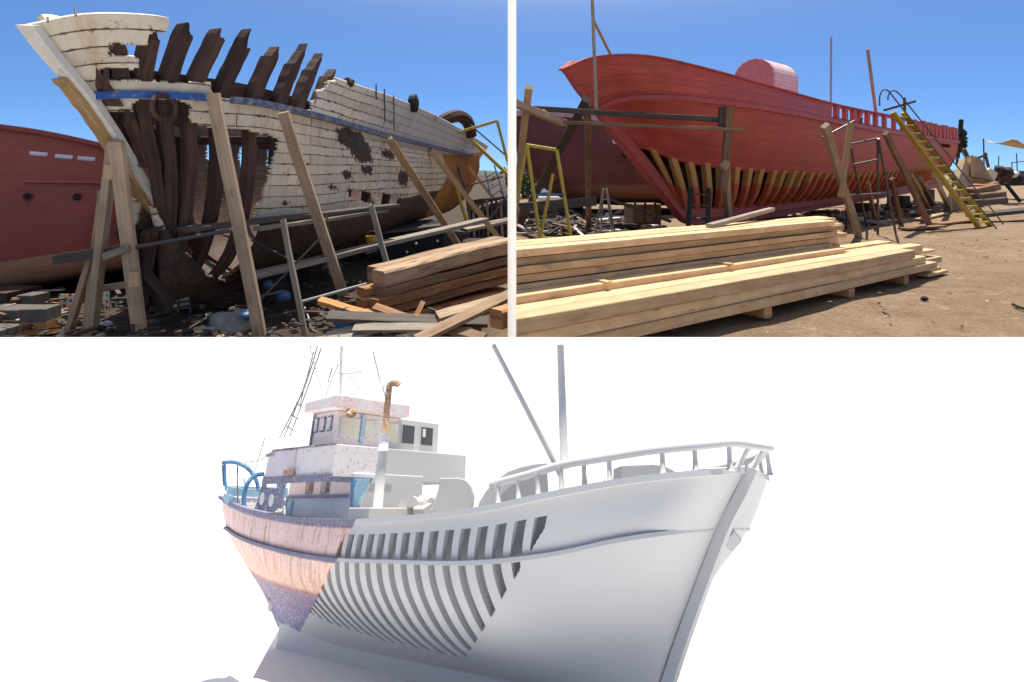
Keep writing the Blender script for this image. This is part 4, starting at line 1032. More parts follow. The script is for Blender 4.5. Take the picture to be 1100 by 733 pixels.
# yellow ladder
yl = thing('yellow_ladder', 'long yellow ladder with thin handrails up to the red bulwark', 'ladder', G(1062, 243))
A, B = P(959, 121, 18.6), G(1052, 245); C_, D_ = P(970, 121, 18.9), G(1064, 243)
for a, b in ((A, B), (C_, D_)): MB().bar(a, b, .075, .16, up=(0, -1, .6)).build('rail', M['yellow'], yl)
for k in range(14):
    f = (k + .6) / 14.2; MB().bar(A.lerp(B, f), C_.lerp(D_, f), .17, .045, up=(0, 0, 1)).build('step', M['yellow'], yl)
for off, nm in ((0, 0), (1, 1)):
    a, b = (P(951, 103, 18.5), G(1070.5, 246)) if not off else (P(958, 99, 18.9), G(1078, 241))
    arch = [P(945 + 9 * off, 114 if not off else 108, 18.6), P(945 + 9 * off, 104, 18.6), P(948 + 9 * off, 97.5 + off, 18.6), P(953 + 9 * off, 97 + off, 18.6), P(957 + 10 * off, 101 + off, 18.6)]
    MB().tube(catmull(arch, 14) + [arch[-1].lerp(b, k / 4) for k in range(1, 5)], .02, 6).build('handrail', M['steel'], yl)
    a = arch[-1]
    for f in ((.42, .62, .82) if not off else (.35, .75)): MB().tube([a.lerp(b, f), (A if not off else C_).lerp(B if not off else D_, f - .02)], .016, 6).build('handrail_post', M['steel'], yl)
cross = thing('cross_marker', 'dark timber cross fixed at the head of the yellow ladder', 'cross', P(970, 122, 19.6))
MB().bar(P(950, 118.5, 19.3), P(983, 109, 19.6), .07, .07).build('arm', M['dark_plank'], cross)
MB().bar(P(972, 122, 19.4), P(971.5, 105, 19.4), .07, .06, up=(0, -1, 0)).build('post', M['dark_plank'], cross)

# ---------------------------------------------------------------- lumber stacks (every board its own object)
E = V(.8146, .580, 0).normalized(); T = V(-E.y, E.x, 0); LO = V(.04, 5.0, 0) - E * .0
def lb(s0, s1, tt, z, w_, h_, mat, label, group, wob=.006):
    a = LO + E * s0 + T * (tt + w_ / 2) + V(0, 0, z + h_ / 2); b = LO + E * s1 + T * (tt + w_ / 2) + V(0, 0, z + h_ / 2)
    mb = MB().bar(a, b, w_, h_, ch=.05, nseg=10, wob=wob)
    if s0 < 1.5:                          # ends sawn flush in one plane
        for k in range(8): mb.v[k] = mb.v[k] + E * ((.037 - mb.v[k].x) / E.x)
    tag(mb.build('lumber_board', M[mat]), label, 'board', group)
def s_at(px, tt): # run along the stack until it shows at column px
    a = (px - 550) / F; o = LO + T * tt; return (a * o.y - o.x) / (E.x - a * E.y)
FS, BS = 'thick boards in the low front lumber stack', 'boards in the tall rear lumber stack'
lay = ['bottom', 'middle', 'upper']
for r, (z, h_, ends) in enumerate(((.12, .105, (1005, 1010)), (.23, .118, (996, 988)), (.352, .128, (983, 991)))):
    for q, tt in enumerate((0.0, .235)):
        lb(s_at(553.5, tt) , s_at(ends[q], tt) , tt + (-.022, .018, -.004)[r], z, .222, h_, 'pine', f"thick pale board, {'front' if q == 0 else 'rear'} one in the {lay[r]} layer of the low front stack", FS)
lb(s_at(554, .5), s_at(965, .5), .49, .12, .22, .178, 'pine', 'thick pale board, innermost in the bottom layer of the low front stack', FS)
lb(s_at(554, .5), s_at(911, .5), .47, .30, .20, .10, 'pine', 'hidden spacer board under the single step board', FS)
lb(s_at(554, .42), s_at(911, .42), .475, .402, .215, .15, 'pine', 'single step board between the low and the tall stack', FS)
lb(s_at(890, .7), s_at(972, .7), .72, .33, .25, .06, 'pine', 'short board end showing beyond the step board', FS)
lb(s_at(880, .98), s_at(958, .98), .98, .36, .25, .06, 'pine', 'second short board end behind the first beyond the step board', FS)
zz = .12; nm = ['lowest', 'second', 'third', 'fourth', 'fifth', 'sixth', 'seventh', 'top']
hs = (.14, .14, .14, .08, .085, .085, .085, .09)
for r, h_ in enumerate(hs):
    for q in range(3):
        tt = .70 + q * .205 + rnd.uniform(-.012, .012) + (rnd.uniform(-.035, .03) if q == 0 and r > 2 else 0)
        if r < 3 and q > 1: continue
        ex = 905 + rnd.uniform(-7, 5) - (8 if r % 2 else 0)
        lb(s_at(553.5, tt), s_at(ex, tt), tt + (.012 * (r % 2)), zz, .2, h_ - .012, ['pine_grey', 'pine_grey', 'pine_grey', 'pine', 'pine_grey', 'pine_grey', 'pine_grey', 'pine'][r], f"{'front' if q == 0 else 'middle' if q == 1 else 'rear'} board of the {nm[r]} layer in the tall rear stack", BS, .008)
    zz += h_
for k, (s, lbx) in enumerate(((1.2, 'bearer under the near part of the lumber stacks'), (3.6, 'bearer under the middle of the lumber stacks'), (5.6, 'bearer block showing under the low front stack'), (7.3, 'bearer under the far end of the low front stack'))):
    a = LO + E * s + T * -.03; b = LO + E * s + T * (1.25 if k < 3 else .6)
    tag(MB().bar(a + V(0, 0, .055), b + V(0, 0, .055), .16, .12).build('bearer', M['bark']), lbx, 'bearer')
for k, (s0, s1, tt, z, lbx) in enumerate(((s_at(992, .1), s_at(1008, .1), .06, .06, 'small board offcut at the far foot of the low stack'), (s_at(996, .0), s_at(1017, .0), -.02, .012, 'flat board scrap lying off the far end of the low stack'), (s_at(985, .3), s_at(1004, .3), .30, .30, 'offcut on the far end of the low stack'))):
    lb(s0, s1, tt, z, .16, .045, 'pine', lbx, 'offcuts at the end of the lumber stack')
# sawn slat standing over the rear stack, and stickers on the step board
tag(MB().bar(P(762, 243, 8.1), P(829, 225, 9.6), .10, .06).build('loose_batten', M['grey_plank']), 'pale grey slat lying askew on top of the tall lumber stack', 'slat')
for k, px in enumerate((650, 782)):
    a = LO + E * s_at(px, .5) + T * .44 + V(0, 0, .565); b = a + T * .26 + V(0, 0, 0)
    tag(MB().bar(a, b, .07, .022).build('stacking_strip', M['pine']), f"short stacking strip lying across the step board {'nearer the divider' if not k else 'below the bow post'}", 'strip')

# ---------------------------------------------------------------- yard behind, right
tp = thing('tan_awning', 'tan cloth awning hanging at the far right edge', 'awning', P(1085, 190, 34))
MB().grid([[P(1057 + i * 6, 150.3 + (0 if i == 0 else (1.0 * i - 8 * math.exp(-((i - 5.5) / 2.0) ** 2) + 2) * (1 - j / 2) + (i * 1.75 - .06 * i * i) * j / 2), 33 + j * 1.2) for j in range(3)] for i in range(12)]).build('cloth', M['tarp_tan'], tp, smooth=True, solid=.02)
MB().tube([P(1056.5, 149, 33), P(1057.5, 196, 33)], .035, 6).build('pole', M['steel'], tp)
MB().tube([P(1110, 150, 33), P(1110, 196, 33)], .04, 6).build('pole', M['steel'], tp)
wk = thing('hull_fragment', 'torn beige hull fragment lying behind the yellow ladder', 'wreck', P(1040, 205, 27))
MB().prism([P(x, y, 26.5) for x, y in ((1023,220),(1030,192),(1037,171),(1044,178),(1046,190),(1056,186),(1064,181),(1072,186),(1068,196),(1046,203),(1036,226))], V(.1, .5, 0)).build('side_panel', M['cream'], wk)
MB().prism([P(x, y, 26.0) for x, y in ((1046,190),(1048,168),(1055,172),(1062,186),(1068,195),(1058,192))], V(.3, .9, 0)).build('bulkhead', M['prop'], wk)
MB().prism([P(x, y, 25.4) for x, y in ((1022,226),(1023,205),(1030,200),(1034,227))], V(.1, .3, 0)).build('rib_board', M['grey_plank'], wk)
bc_ = thing('boat_cradle', 'dark steel cradle frame behind the red stern', 'frame', P(1035, 190, 28))
for a, b in (((1036,160),(1050,190)),((1028,170),(1030,188)),((1045,172),(1060,166)),((1058,164),(1062,180)),((1030,174),(1045,168))):
    MB().tube([P(*a, 27.6), P(*b, 27.6)], .06, 6).build('bar', M['steel'], bc_)
TB = 'dark timbers in the pile behind the yellow ladder'
for k, (a, b, d, mt, lx) in enumerate((((1040,206),(1068,201),25,'old','top dark timber of the pile behind the ladder'), ((1044,212),(1074,209),24.6,'old','middle dark timber of the pile behind the ladder'), ((1040,219),(1076,215),24.2,'dark_plank','lowest dark timber of the pile behind the ladder'), ((1047,202),(1066,198),25.5,'saw','reddish timber at the back of the pile behind the ladder'))):
    tag(MB().bar(P(*a, d), P(*b, d + .6), .5, .26, nseg=4, wob=.02).build('pile_timber', M[mt]), lx, 'timber', TB)
tag(MB().bar(P(1046, 232, 21.0), P(1106, 225, 21.6), .6, .12, nseg=3, wob=.02).build('low_kerb_timber', M['dark_plank']), 'long dark timber lying on the sand at the right edge', 'timber')
tag(MB().tube([P(1080, 197, 24), P(1096, 217, 23.8)], .07, 8).build('leaning_pole', M['black']), 'black pole leaning down to the sand at the far right', 'pole')
# far boats and stuff at the horizon
fb = thing('far_boat', 'dark far boat with white cover at the far right', 'boat', P(1090, 198, 38))
MB().bar(P(1081, 192, 38), P(1106, 191, 39), 1.6, .9, ch=.35).build('hull', M['black'], fb)
MB().blob(P(1087, 187.5, 37.6), .32, .4, .22, seed=2).build('cover', M['white'], fb, smooth=True)
MB().tube([P(1093, 190, 38), P(1092, 165, 38)], .03, 6).build('mast', M['steel'], fb)
MB().tube([P(1072, 190, 38), P(1073, 168, 38)], .03, 6).build('mast', M['steel'], fb)
MB().tube([P(1086, 175, 38), P(1106, 173, 38)], .03, 6).build('rail', M['steel'], fb)
MB().tube([P(1087, 175, 38), P(1087, 189, 38)], .03, 6).build('rail', M['steel'], fb)
nt = MB()
for q in range(10): nt.blob(P(1077 + rnd.uniform(-6, 6), 186 + rnd.uniform(-5, 6), 32 + rnd.uniform(-.4, .4)), .28, .28, .26, 8, 6, .6, 2, seed=q + 40)
tag(nt.build('net_heap', M['char'], smooth=True), 'dark heap of nets right of the beige hull fragment', 'nets')
bb = thing('blue_boat', 'small blue and white boat far behind the yellow trestle', 'boat', P(592, 214, 34))
MB().bar(P(578, 209, 34), P(606, 208, 34), 1.2, .6, ch=.3).build('hull', M['blue'], bb); MB().bar(P(578, 213, 33.8), P(608, 213, 33.8), 1.1, .25, ch=.2).build('stripe', M['white'], bb)
def bush(px, py, d, r, seed, label):
    mb = MB(); rr = random.Random(seed)
    for k in range(420):
        v = V(rr.gauss(0, .42), rr.gauss(0, .42), rr.gauss(0, .3)) * r; c = P(px, py, d) + v + V(0, 0, r * .4)
        a = V(rr.uniform(-1, 1), rr.uniform(-1, 1), rr.uniform(-1, 1)).normalized() * r * .13; b = a.orthogonal().normalized() * r * .08
        n = len(mb.v); mb.v.extend([c - a, c + b, c + a, c - b]); mb.face((n, n + 1, n + 2, n + 3))
    t = thing('bush', label, 'bush', P(px, py + 8, d))
    mb.build('foliage', M['leaf'], t)
    MB().tube([P(px, py + 12, d), P(px, py - 2, d)], .09, 6).build('stem', M['char'], t)
M['leaf'] = m_plain('dusty_leaf', (.05, .075, .035), .8)
bush(562, 205, 40, 1.6, 3, 'dark bush at the left edge behind the yellow trestle'); bush(574, 207, 42, 1.2, 4, 'smaller dark bush next to the small blue boat')
tag(debris('debris', 260, lambda r: (r.uniform(.3, 4.2), 15.5 + r.uniform(0, 8.5)), .0, [M['char'], M['concrete'], M['black'], M['char'], M['white'], M['soot'], M['dark_plank'], M['old']], smin=.12, smax=.42), 'pale and dark scraps heaped in the shade under the maroon ship', 'debris', kind='stuff')
tag(debris('debris', 300, lambda r: (lambda s, q: ((OR_ + UR * s + NR * q).x, (OR_ + UR * s + NR * q).y))(r.uniform(3, 25), r.uniform(-1.5, 2.6)), .0, [M['char'], M['dark_plank'], M['old'], M['bark'], M['cream'], M['grey_plank']], smin=.08, smax=.32), 'wood scraps and offcuts scattered under the red boat', 'debris', kind='stuff')
tag(debris('debris', 330, lambda r: (r.uniform(1.5, 13), r.uniform(6.0, 17)), -.06, [M['concrete'], M['cream'], M['char'], M['old']], smin=.012, smax=.05), 'tiny stones and chips scattered on the sand', 'debris', kind='stuff')
cy = thing('wooden_cask', 'rough wooden box standing in shade under the maroon ship', 'box', G(690, 246))
MB().box(G(690, 245), .9, .7, .75, .2).build('box_body', M['old'], cy)
for k in (-.3, 0, .3): MB().box(G(690, 245) + V(k, -.39, 0), .06, .04, .8, .2).build('batten', M['dark_plank'], cy)
for k, l in enumerate((2.0, 5.5, 9.5, 13.5, 18, 22)):
    p = sec_point(OR_, UR, NR, l, 0, 0); top = min(q.z for q in kl[:]) if 0 else .0
    zt = (RB(735, 238, 0).z - .1) if l < 3 else RB(*[(790, 238, 0), (840, 231, 0), (900, 221, 0), (960, 211, 0), (1003, 203, 0)][min(4, k - 1)]).z
    tag(MB().box(p, .9, .7, max(.15, zt), .7).build('keel_block', M['char']), ['dark keel block under the red forefoot', 'second keel block from the red forefoot', 'third keel block from the red forefoot', 'keel block amidships under the red boat', 'keel block under the red quarter', 'aftmost keel block under the red stern'][k], 'block', 'keel blocks under the red boat')
SP = 'planks lying on the sand under the red boat'
for k, (a, b, d, mt, lx) in enumerate((((986,236),(1014,229),0,'pine_grey','pale plank lying beside the foot of the dark shore'), ((1006,241),(1046,236),0,'saw','reddish plank lying by the foot of the yellow ladder'), ((930,240),(968,236),0,'grey_plank','grey plank lying at the foot of the scaffold tower'), ((970,246),(1012,243),0,'old','brown plank lying in front of the dark shore'), ((880,247),(905,243),0,'pine_grey','short plank on the sand beyond the tall stack'))):
    tag(MB().bar(G(*a, .05), G(*b, .05), .3, .06).build('sand_plank', M[mt]), lx, 'plank', SP)
tag(MB().blob(G(993, 321, .02), .05, .04, .03, seed=9).build('black_lump', M['black']), 'small black lump lying on the open sand', 'lump')
tag(MB().tube([G(1088, 327, .03), G(1094, 330, .03), G(1108, 334, .03)], .018, 6).build('black_hose', M['black']), 'black hose end lying on the sand at the right edge', 'hose')

# ================================================================ BELOW: the model boat, leaning back on an added white plinth
TH = R(29.3); CT, ST = math.cos(TH), math.sin(TH)
XM, FM, UM = V(1, 0, 0), V(0, CT, -ST), V(0, ST, CT)
CAM = V(0, 0, CZ)
def W(x, f, u): return CAM + XM * x + FM * f + UM * u            # model frame -> world
def ray_m(px, py): r = V((px - 550) / F, 1, -(py - HZ) / F); return r
def Q(px, py, f): r = ray_m(px, py); return CAM + r * (f / r.dot(FM))
uM = (XM * -.758 + FM * .652).normalized()                       # bow -> stern
nM = (XM * -.652 - FM * .758).normalized()                       # towards the viewer's side
OM = Q(804, 505, 1.25)
def QB(px, py, b):
    r = ray_m(px, py); t = (b + (OM - CAM).dot(nM)) / r.dot(nM); return CAM + r * t
def mirM(p): return p - nM * (2 * (p - OM).dot(nM))
def lbu(p): q = p - OM; return V(q.dot(uM), q.dot(nM), q.dot(UM))
def S(l, b, u): return OM + uM * l + nM * b + UM * u
M_ROWS = [
 [(803,505,0),(752,509,.155),(683,516,.225),(602,530,.262),(515,548,.275),(430,557.5,.28),(365,560.5,.265),(308,556,.225),(264,547,.16),(238,534,.075)],
 [(772,567,0),(724,572,.16),(664,581,.215),(592,596,.24),(508,604.5,.268),(425,603.5,.275),(357,600.5,.26),(303,591,.22),(261,578,.15),(243,567,.065)],
 [(744,640,0),(713,641,.085),(666,646,.15),(607,654,.18),(522,656,.232),(434,646,.238),(362,637,.215),(305,624,.175),(275,613,.108),(262,604,.04)],
 [(722,702,0),(706,706,.026),(672,706,.058),(628,706,.098),(549,701,.14),(462,688,.14),(388,672,.115),(330,656,.085),(298,646,.045),(287,640,.018)],
 [(698,775,0),(690,776,.011),(672,768,.011),(646,757,.011),(592,742,.011),(518,727,.011),(440,711,.011),(368,696,.011),(328,684,.011),(305,676,.010)]]
MR = [[QB(*q) for q in r] for r in M_ROWS]
NM_, MJ = 720, 144
def loft_len(rows, ns, nt):
    """like loft, columns spread evenly by length along the second row"""
    d = catmull(rows[1], 5400); L = [0.0]
    for a, b in zip(d, d[1:]): L.append(L[-1] + (b - a).length)
    ids = []; k = 0
    for i in range(ns + 1):
        s = L[-1] * i / ns
        while k < 5400 and L[k] < s: k += 1
        ids.append(k)
    dense = [catmull(r, 5400) for r in rows]
    return [catmull([d[i] for d in dense], nt) for i in ids]
MG = loft_len(MR, NM_, MJ)
MM = [[mirM(p) for p in r] for r in MG]
JS = MJ // 4                                                      # row of the strake
SLOT = [(378,556),(587,552),(589,561),(500,709),(416,690),(358,671),(331,658),(336,652)]
CUTL = ((372, 560), (333, 657))
PER = 15                                                          # columns in one frame spacing
i_s0 = px_i(MG, JS, 570)
def is_slot(i, j, c):
    x, y = proj(c)
    if not pip(x, y, SLOT): return False
    f = (i - i_s0) % PER
    top_ = j < JS
    if f < PER * (.40 if top_ else .47): return False
    if 12 <= j < JS - 2: return True
    return JS + 2 <= j < 128
boat = thing('model_boat', 'half coloured half plain grey model of a fishing boat leaning on a white plinth', 'model boat', tuple(S(1.0, 0, -.5)))

def split(t, grey, col, rough=.55):
    """plain grey forward of a slanted cut through the model, scanned colours abaft it"""
    ob = t.coord('Object'); vm = t.n('ShaderNodeVectorMath', operation='DOT_PRODUCT'); t.l(ob, vm.inputs[0]); vm.inputs[1].default_value = tuple(CUTN)
    n = t.noise(ob, 90, 2, .5)
    f = t.ramp(t.math('ADD', t.math('SUBTRACT', vm.outputs['Value'], CUTD), t.math('MULTIPLY', t.math('SUBTRACT', n, .5), .012)), -.001, .001)
    return t.mix(f, grey, col)
# the cut plane holds the thwartships direction and the slanted line seen on the hull
pa, pb = QB(432, 445, .1), QB(335, 655, .11)
CUTN = (pb - pa).cross(nM * .02 + (QB(380, 555, .26) - CAM).normalized()).normalized()
if CUTN.dot(uM) < 0: CUTN = -CUTN
CUTD = CUTN.dot(pa - Vector(boat['_org']))

GREY = (.62, .60, .575)
def m_model(name, c1, c2=None, streak=.0, speck=.25, bands=None, rough=.6):
    t = NT(name); ob = t.coord(); n1 = t.noise(ob, 9, 6, .65); n2 = t.noise(ob, 60, 4, .7); n3 = t.noise(ob, 140, 2, .6)
    k = t.mix(t.ramp(n1, .35, .65), c1, c2 or c1)
    if bands:
        a = t.n('ShaderNodeAttribute', attribute_name='band').outputs['Fac']
        r = t.n('ShaderNodeValToRGB'); r.color_ramp.interpolation = 'LINEAR'
        t.l(t.math('ADD', a, t.math('MULTIPLY', t.math('SUBTRACT', n2, .5), .012)), r.inputs[0])
        for i, (p, c) in enumerate(bands):
            el = r.color_ramp.elements[i] if i < 2 else r.color_ramp.elements.new(p)
            el.position = p; el.color = (*c, 1)
        k = t.hsv(r.outputs[0], t.ramp(n1, .3, .7, .9, 1.1))
    if streak:
        uvn = t.noise(t.coord('UV', (70, 5, 1)), 1, 5, .7)
        k = t.mix(t.math('MULTIPLY', t.ramp(uvn, .50, .68), streak), k, (.42, .17, .05))
    k = t.mix(t.math('MULTIPLY', t.ramp(n3, .56, .62), speck), k, (.88, .88, .90))       # gaps of the scan
    k = t.mix(t.math('MULTIPLY', t.ramp(t.noise(ob, 110, 2, .6), .60, .66), speck * .8), k, tuple(c * .35 for c in c1))
    return t, k
def m_fin(name, c1, c2=None, **kw):
    t, k = m_model(name, c1, c2, **kw); gn = t.noise(t.coord(), 3, 3, .5)
    return t.done(split(t, t.hsv(GREY, t.ramp(gn, .3, .7, .985, 1.01)), k), .65, .2)
def m_col(name, c1, c2=None, **kw):
    t, k = m_model(name, c1, c2, **kw); return t.done(k, .65, .2)
tg = NT('matt_grey'); M['mgrey'] = tg.done(tg.hsv(GREY, tg.ramp(tg.noise(tg.coord(), 3, 3, .5), .3, .7, .985, 1.01)), .7, .15)
PINK, LILAC, NAVY, SALM = (.88, .60, .54), (.78, .64, .66), (.20, .19, .26), (.90, .56, .42)
BANDS = [(0, (.22, .20, .28)), (.035, (.22, .20, .28)), (.05, PINK), (.23, (.90, .62, .55)), (.24, NAVY), (.275, NAVY), (.285, (.90, .60, .50)), (.52, SALM), (.56, (.45, .20, .18)), (.60, (.30, .22, .34)), (1, (.22, .25, .40))]
def band(p):
    # girth fraction stored from the grid index
    return BD.get(tuple(round(c, 5) for c in p), .5)
BD = {}
for r in MG + MM:
    for j, p in enumerate(r): BD[tuple(round(c, 5) for c in p)] = j / MJ
M['mhull'] = m_fin('model_hull_paint', PINK, bands=BANDS, streak=.8, speck=.45)
M['mhouse'] = m_fin('model_house_paint', (.86, .79, .76), (.84, .72, .66), speck=.35)
M['mhouse2'] = m_fin('model_house_speckled', (.90, .80, .70), (.84, .76, .74), speck=.6)
M['mlow'] = m_fin('model_lower_house', (.70, .74, .76), (.82, .80, .78), speck=.35)
M['mblue'] = m_fin('model_blue_steel', (.07, .17, .34), (.10, .24, .42), speck=.25)
M['mcol_blue'] = m_col('scan_blue', (.08, .20, .38), (.12, .30, .48), speck=.25)
M['mcol_teal'] = m_col('scan_teal', (.30, .52, .62), (.5, .66, .72), speck=.4)
M['mcol_wood'] = m_col('scan_rust', (.30, .17, .09), (.46, .30, .18), speck=.4)
M['mcol_dark'] = m_col('scan_dark', (.16, .14, .15), (.34, .30, .30), speck=.5)
M['mcol_pale'] = m_col('scan_pale', (.68, .66, .66), (.78, .78, .78), speck=.5)
M['mcol_roof'] = m_col('scan_roof', (.88, .80, .77), (.86, .62, .54), speck=.6)
M['mcol_navy'] = m_col('scan_navy', (.16, .18, .28), (.28, .30, .42), speck=.3)
M['mpane_y'] = m_col('scan_yellow_pane', (.72, .66, .42), (.84, .82, .74), speck=.5)
M['mpane_b'] = m_col('scan_brown_pane', (.30, .22, .22), (.56, .50, .50), speck=.4)
M['mpane_g'] = m_plain('dark_grey_pane', (.10, .10, .10), .5)

hull = MB().grid(MG, lambda i, j, c: not is_slot(i, j, c)).build('hull', M['mhull'], boat, smooth=False, solid=.012, attr={'band': band})
MB().grid(MM, None, flip=True).build('hull', M['mhull'], boat, smooth=True, solid=.012, attr={'band': band})
i_a, i_b = px_i(MG, JS, 600), px_i(MG, JS, 338)
MB().grid([[p - nM * min(.038, .55 * max(0, lbu(p).y)) for p in r[4:138:4]] for r in MG[i_a:i_b:6]]).build('inner_skin', m_plain('shadow_grey', (.55, .54, .525), .8, var=.05), hull, smooth=True)  # darker grey paints the recess shade between the ribs
# transom, deck, keel, stem, strake, cap
tr = [[MG[NM_][j].lerp(MM[NM_][j], k / 10) + uM * (.05 * math.sin(math.pi * k / 10)) for k in range(11)] for j in range(0, MJ + 1, 4)]
trm = MB().grid(tr, flip=True); tb_ = {}
for a, r in zip(range(0, MJ + 1, 4), tr):
    for p in r: BD[tuple(round(c, 5) for c in p)] = a / MJ
trm.build('transom', M['mhull'], boat, smooth=True, attr={'band': band})
JD = 7
MB().grid([[a[JD].lerp(b[JD], k / 6) for k in range(7)] for a, b in zip(MG[6::6], MM[6::6])]).build('deck', m_plain('deck_grey', (.33, .33, .325), .8, var=.05), boat)
stp = catmull([QB(x, y, 0) for x, y in ((803,504),(788,536),(772,567),(744,640),(722,702),(706,752))], 40)
MB().ribbon([p - uM * .012 for p in stp], [nM * .009] * 41, [(uM * -1 - UM * .4).normalized() * .010] * 41).build('stem', M['mgrey'], boat)
kp = catmull([QB(x, y, 0) for x, y in ((700,778),(640,766),(560,746),(450,720),(360,699),(303,682))], 40)
kw = [S(lbu(p).x, 0, lbu(p).z) for p in kp]
MB().ribbon(kw, [nM * .014] * 41, [UM * .030] * 41).build('keel', M['mgrey'], boat)
sk = MB().prism([QB(x, y, 0) for x, y in ((303,690),(303,672),(338,655),(372,664),(440,690),(440,712))], nM * .004); sk.build('skeg', M['mgrey'], boat)
st = [MG[i][JS] + nM * .006 for i in range(0, NM_ + 1, 8)]; n = len(st)
M['mnavy'] = m_fin('model_rub_band', NAVY, (.24, .22, .3), speck=.2)
MB().ribbon(st, [UM * .0034] * n, [nM * .0042] * n).build('strake', M['mnavy'], boat)
st = [mirM(p) for p in st]; MB().ribbon(st, [UM * .0034] * n, [nM * .0042] * n).build('strake', M['mnavy'], boat)
for q in (0, 1):
    cp = [(mirM(MG[i][0]) if q else MG[i][0]) for i in range(0, NM_ + 1, 6)]; n = len(cp)
    MB().ribbon(cp, [nM * .012] * n, [UM * .005] * n).build('bulwark_cap', M['mnavy'], boat)
nub = S(.08, -.045, -.115)
MB().bar(QB(779, 572, -.03), QB(787, 582, -.05), .03, .03).build('hawse_block', M['mgrey'], boat)
# bow railing
rail = [(527,521,.262),(565,511,.25),(603,500,.232),(650,492,.222),(700,484,.195),(750,479,.145),(783,476,.09)]
rp = [QB(*q) for q in rail]
tip = S(-.045, 0, lbu(rp[-1]).z - .004)
full = rp + [S(-.022, .055, lbu(rp[-1]).z), tip] + [mirM(p) for p in ([S(-.022, .055, lbu(rp[-1]).z)] + rp[::-1])]
RAILO = MB().tube(catmull(full, 70), .0075, 8); RAILO = RAILO.build('top_rail', M['mgrey'], boat, smooth=True)
for x, y0, y1, b in ((534,519,545,.262),(556,513.5,540,.254),(577,508,536,.246),(602,500.5,531,.235),(627,496,526,.216),(654,491.5,521,.22),(711,482.5,511,.185),(746,479.5,508,.148),(783,476,506,.09)):
    a, c = QB(x, y0, b), QB(x + 1.5, y1, b + .004)
    for m in (0, 1):
        A_, C2 = (mirM(a), mirM(c)) if m else (a, c)
        MB().tube([A_, A_.lerp(C2, .12), A_.lerp(C2, .5), A_.lerp(C2, .9), C2], [.0075, .0045, .0042, .0055, .008], 8).build('stanchion', M['mgrey'], boat, smooth=True)
zt = lbu(rp[-1]).z
for l, b in ((-.03, .042), (-.043, .0), (-.03, -.042)):
    MB().tube([S(l, b, zt), S(l + .036, b * .8, .004)], .0045, 8).build('stanchion', M['mgrey'], boat, smooth=True)

# ---- superstructure: blocks square to the boat, set from their forward corner on the viewer's side
def along_to(c, d, px):
    a = (px - 550) / F; return (a * c.y - c.x) / (d.x - a * d.y)
def height_to(c, py):
    a = -(py - HZ) / F; r = c - CAM; return (a * r.y - r.z) / (UM.z - a * UM.y)
def block(name, c, aft_px, far_px, top_py, mat, parent=boat, H=None, bev=.002):
    L = along_to(c, uM, aft_px); Wd = along_to(c, -nM, far_px); H = H or height_to(c, top_py)
    o = MB().prism([c, c + uM * L, c + uM * L + UM * H, c + UM * H], -nM * Wd).build(name, mat, parent, bevel=bev)
    return o, c, L, Wd, H
def pane_front(name, c, H, px0, px1, f0, f1, mat, parent, off=.003, prop_=.004):
    a, b = along_to(c, -nM, px0), along_to(c, -nM, px1)
    q = c - uM * off
    return MB().prism([q - nM * a + UM * (H * f0), q - nM * b + UM * (H * f0), q - nM * b + UM * (H * f1), q - nM * a + UM * (H * f1)], -uM * prop_).build(name, mat, parent)
def pane_side(name, c, H, px0, px1, f0, f1, mat, parent, off=.0, th=.004):
    a, b = along_to(c, uM, px0), along_to(c, uM, px1)
    q = c + nM * off
    return MB().prism([q + uM * a + UM * (H * f0), q + uM * b + UM * (H * f0), q + uM * b + UM * (H * f1), q + uM * a + UM * (H * f1)], nM * th).build(name, mat, parent)
def on_b(c, px, b):                     # point at column px, height of c, offset b from the centre plane
    return c + nM * (b - lbu(c).y)
# lower house
cl = QB(374, 562, .19)
lh, cl, Ll, Wl, Hl = block('lower_house', cl, 306, 452, 508, M['mlow'])
pane_side('upper_wall', cl, Hl, 373.8, 306.2, .56, .98, m_fin('model_pink_wall', (.80, .72, .74), (.84, .62, .54), speck=.4), lh, .0, .003)
for x0, x1, mt in ((325, 332, 'mcol_wood'), (341.5, 350, 'mpane_b')):
    o = pane_side('window', cl, Hl, x1, x0, .60, .90, M['mcol_dark'], lh, .004, .003)
    pane_side('pane', cl, Hl, x1 - 1.3, x0 + 1.3, .63, .87, M[mt], o, .007, .003)
pane_side('rubbing_band', cl, Hl, 374, 306, .50, .56, M['mnavy'], lh, .0, .008)
pane_side('side_door', cl, Hl, 312, 307, .02, .44, M['mcol_teal'], lh, .001, .004)
# bridge tier
ct = S(lbu(cl).x + .0, .25, lbu(cl).z + Hl); ct = QB(357, 514, .25)
bt, ct, Lt, Wt, Ht = block('bridge_tier', ct, 284, 500, 477, M['mhouse2'])
pane_side('apron_band', ct, Ht, 357, 283.5, -.08, .12, M['mnavy'], bt, .0, .006)
pane_front('apron_band', ct, Ht, 356, 420, -.10, .06, M['mnavy'], bt, .0, .006)
pane_side('end_panel', ct, Ht, 314, 284.3, .14, .96, m_fin('model_lilac_panel', (.72, .60, .64), (.80, .70, .74), speck=.25), bt, .0, .003)
pane_side('cap_band', ct, Ht, 357, 288, .97, 1.03, M['mcol_dark'], bt, .0, .006)
pane_side('hatch', ct, Ht, 316, 307, .14, .32, M['mcol_wood'], bt, .004, .008)
pane_side('wing_end', ct, Ht, 290, 284, .80, .90, M['mcol_dark'], bt, .004, .006)
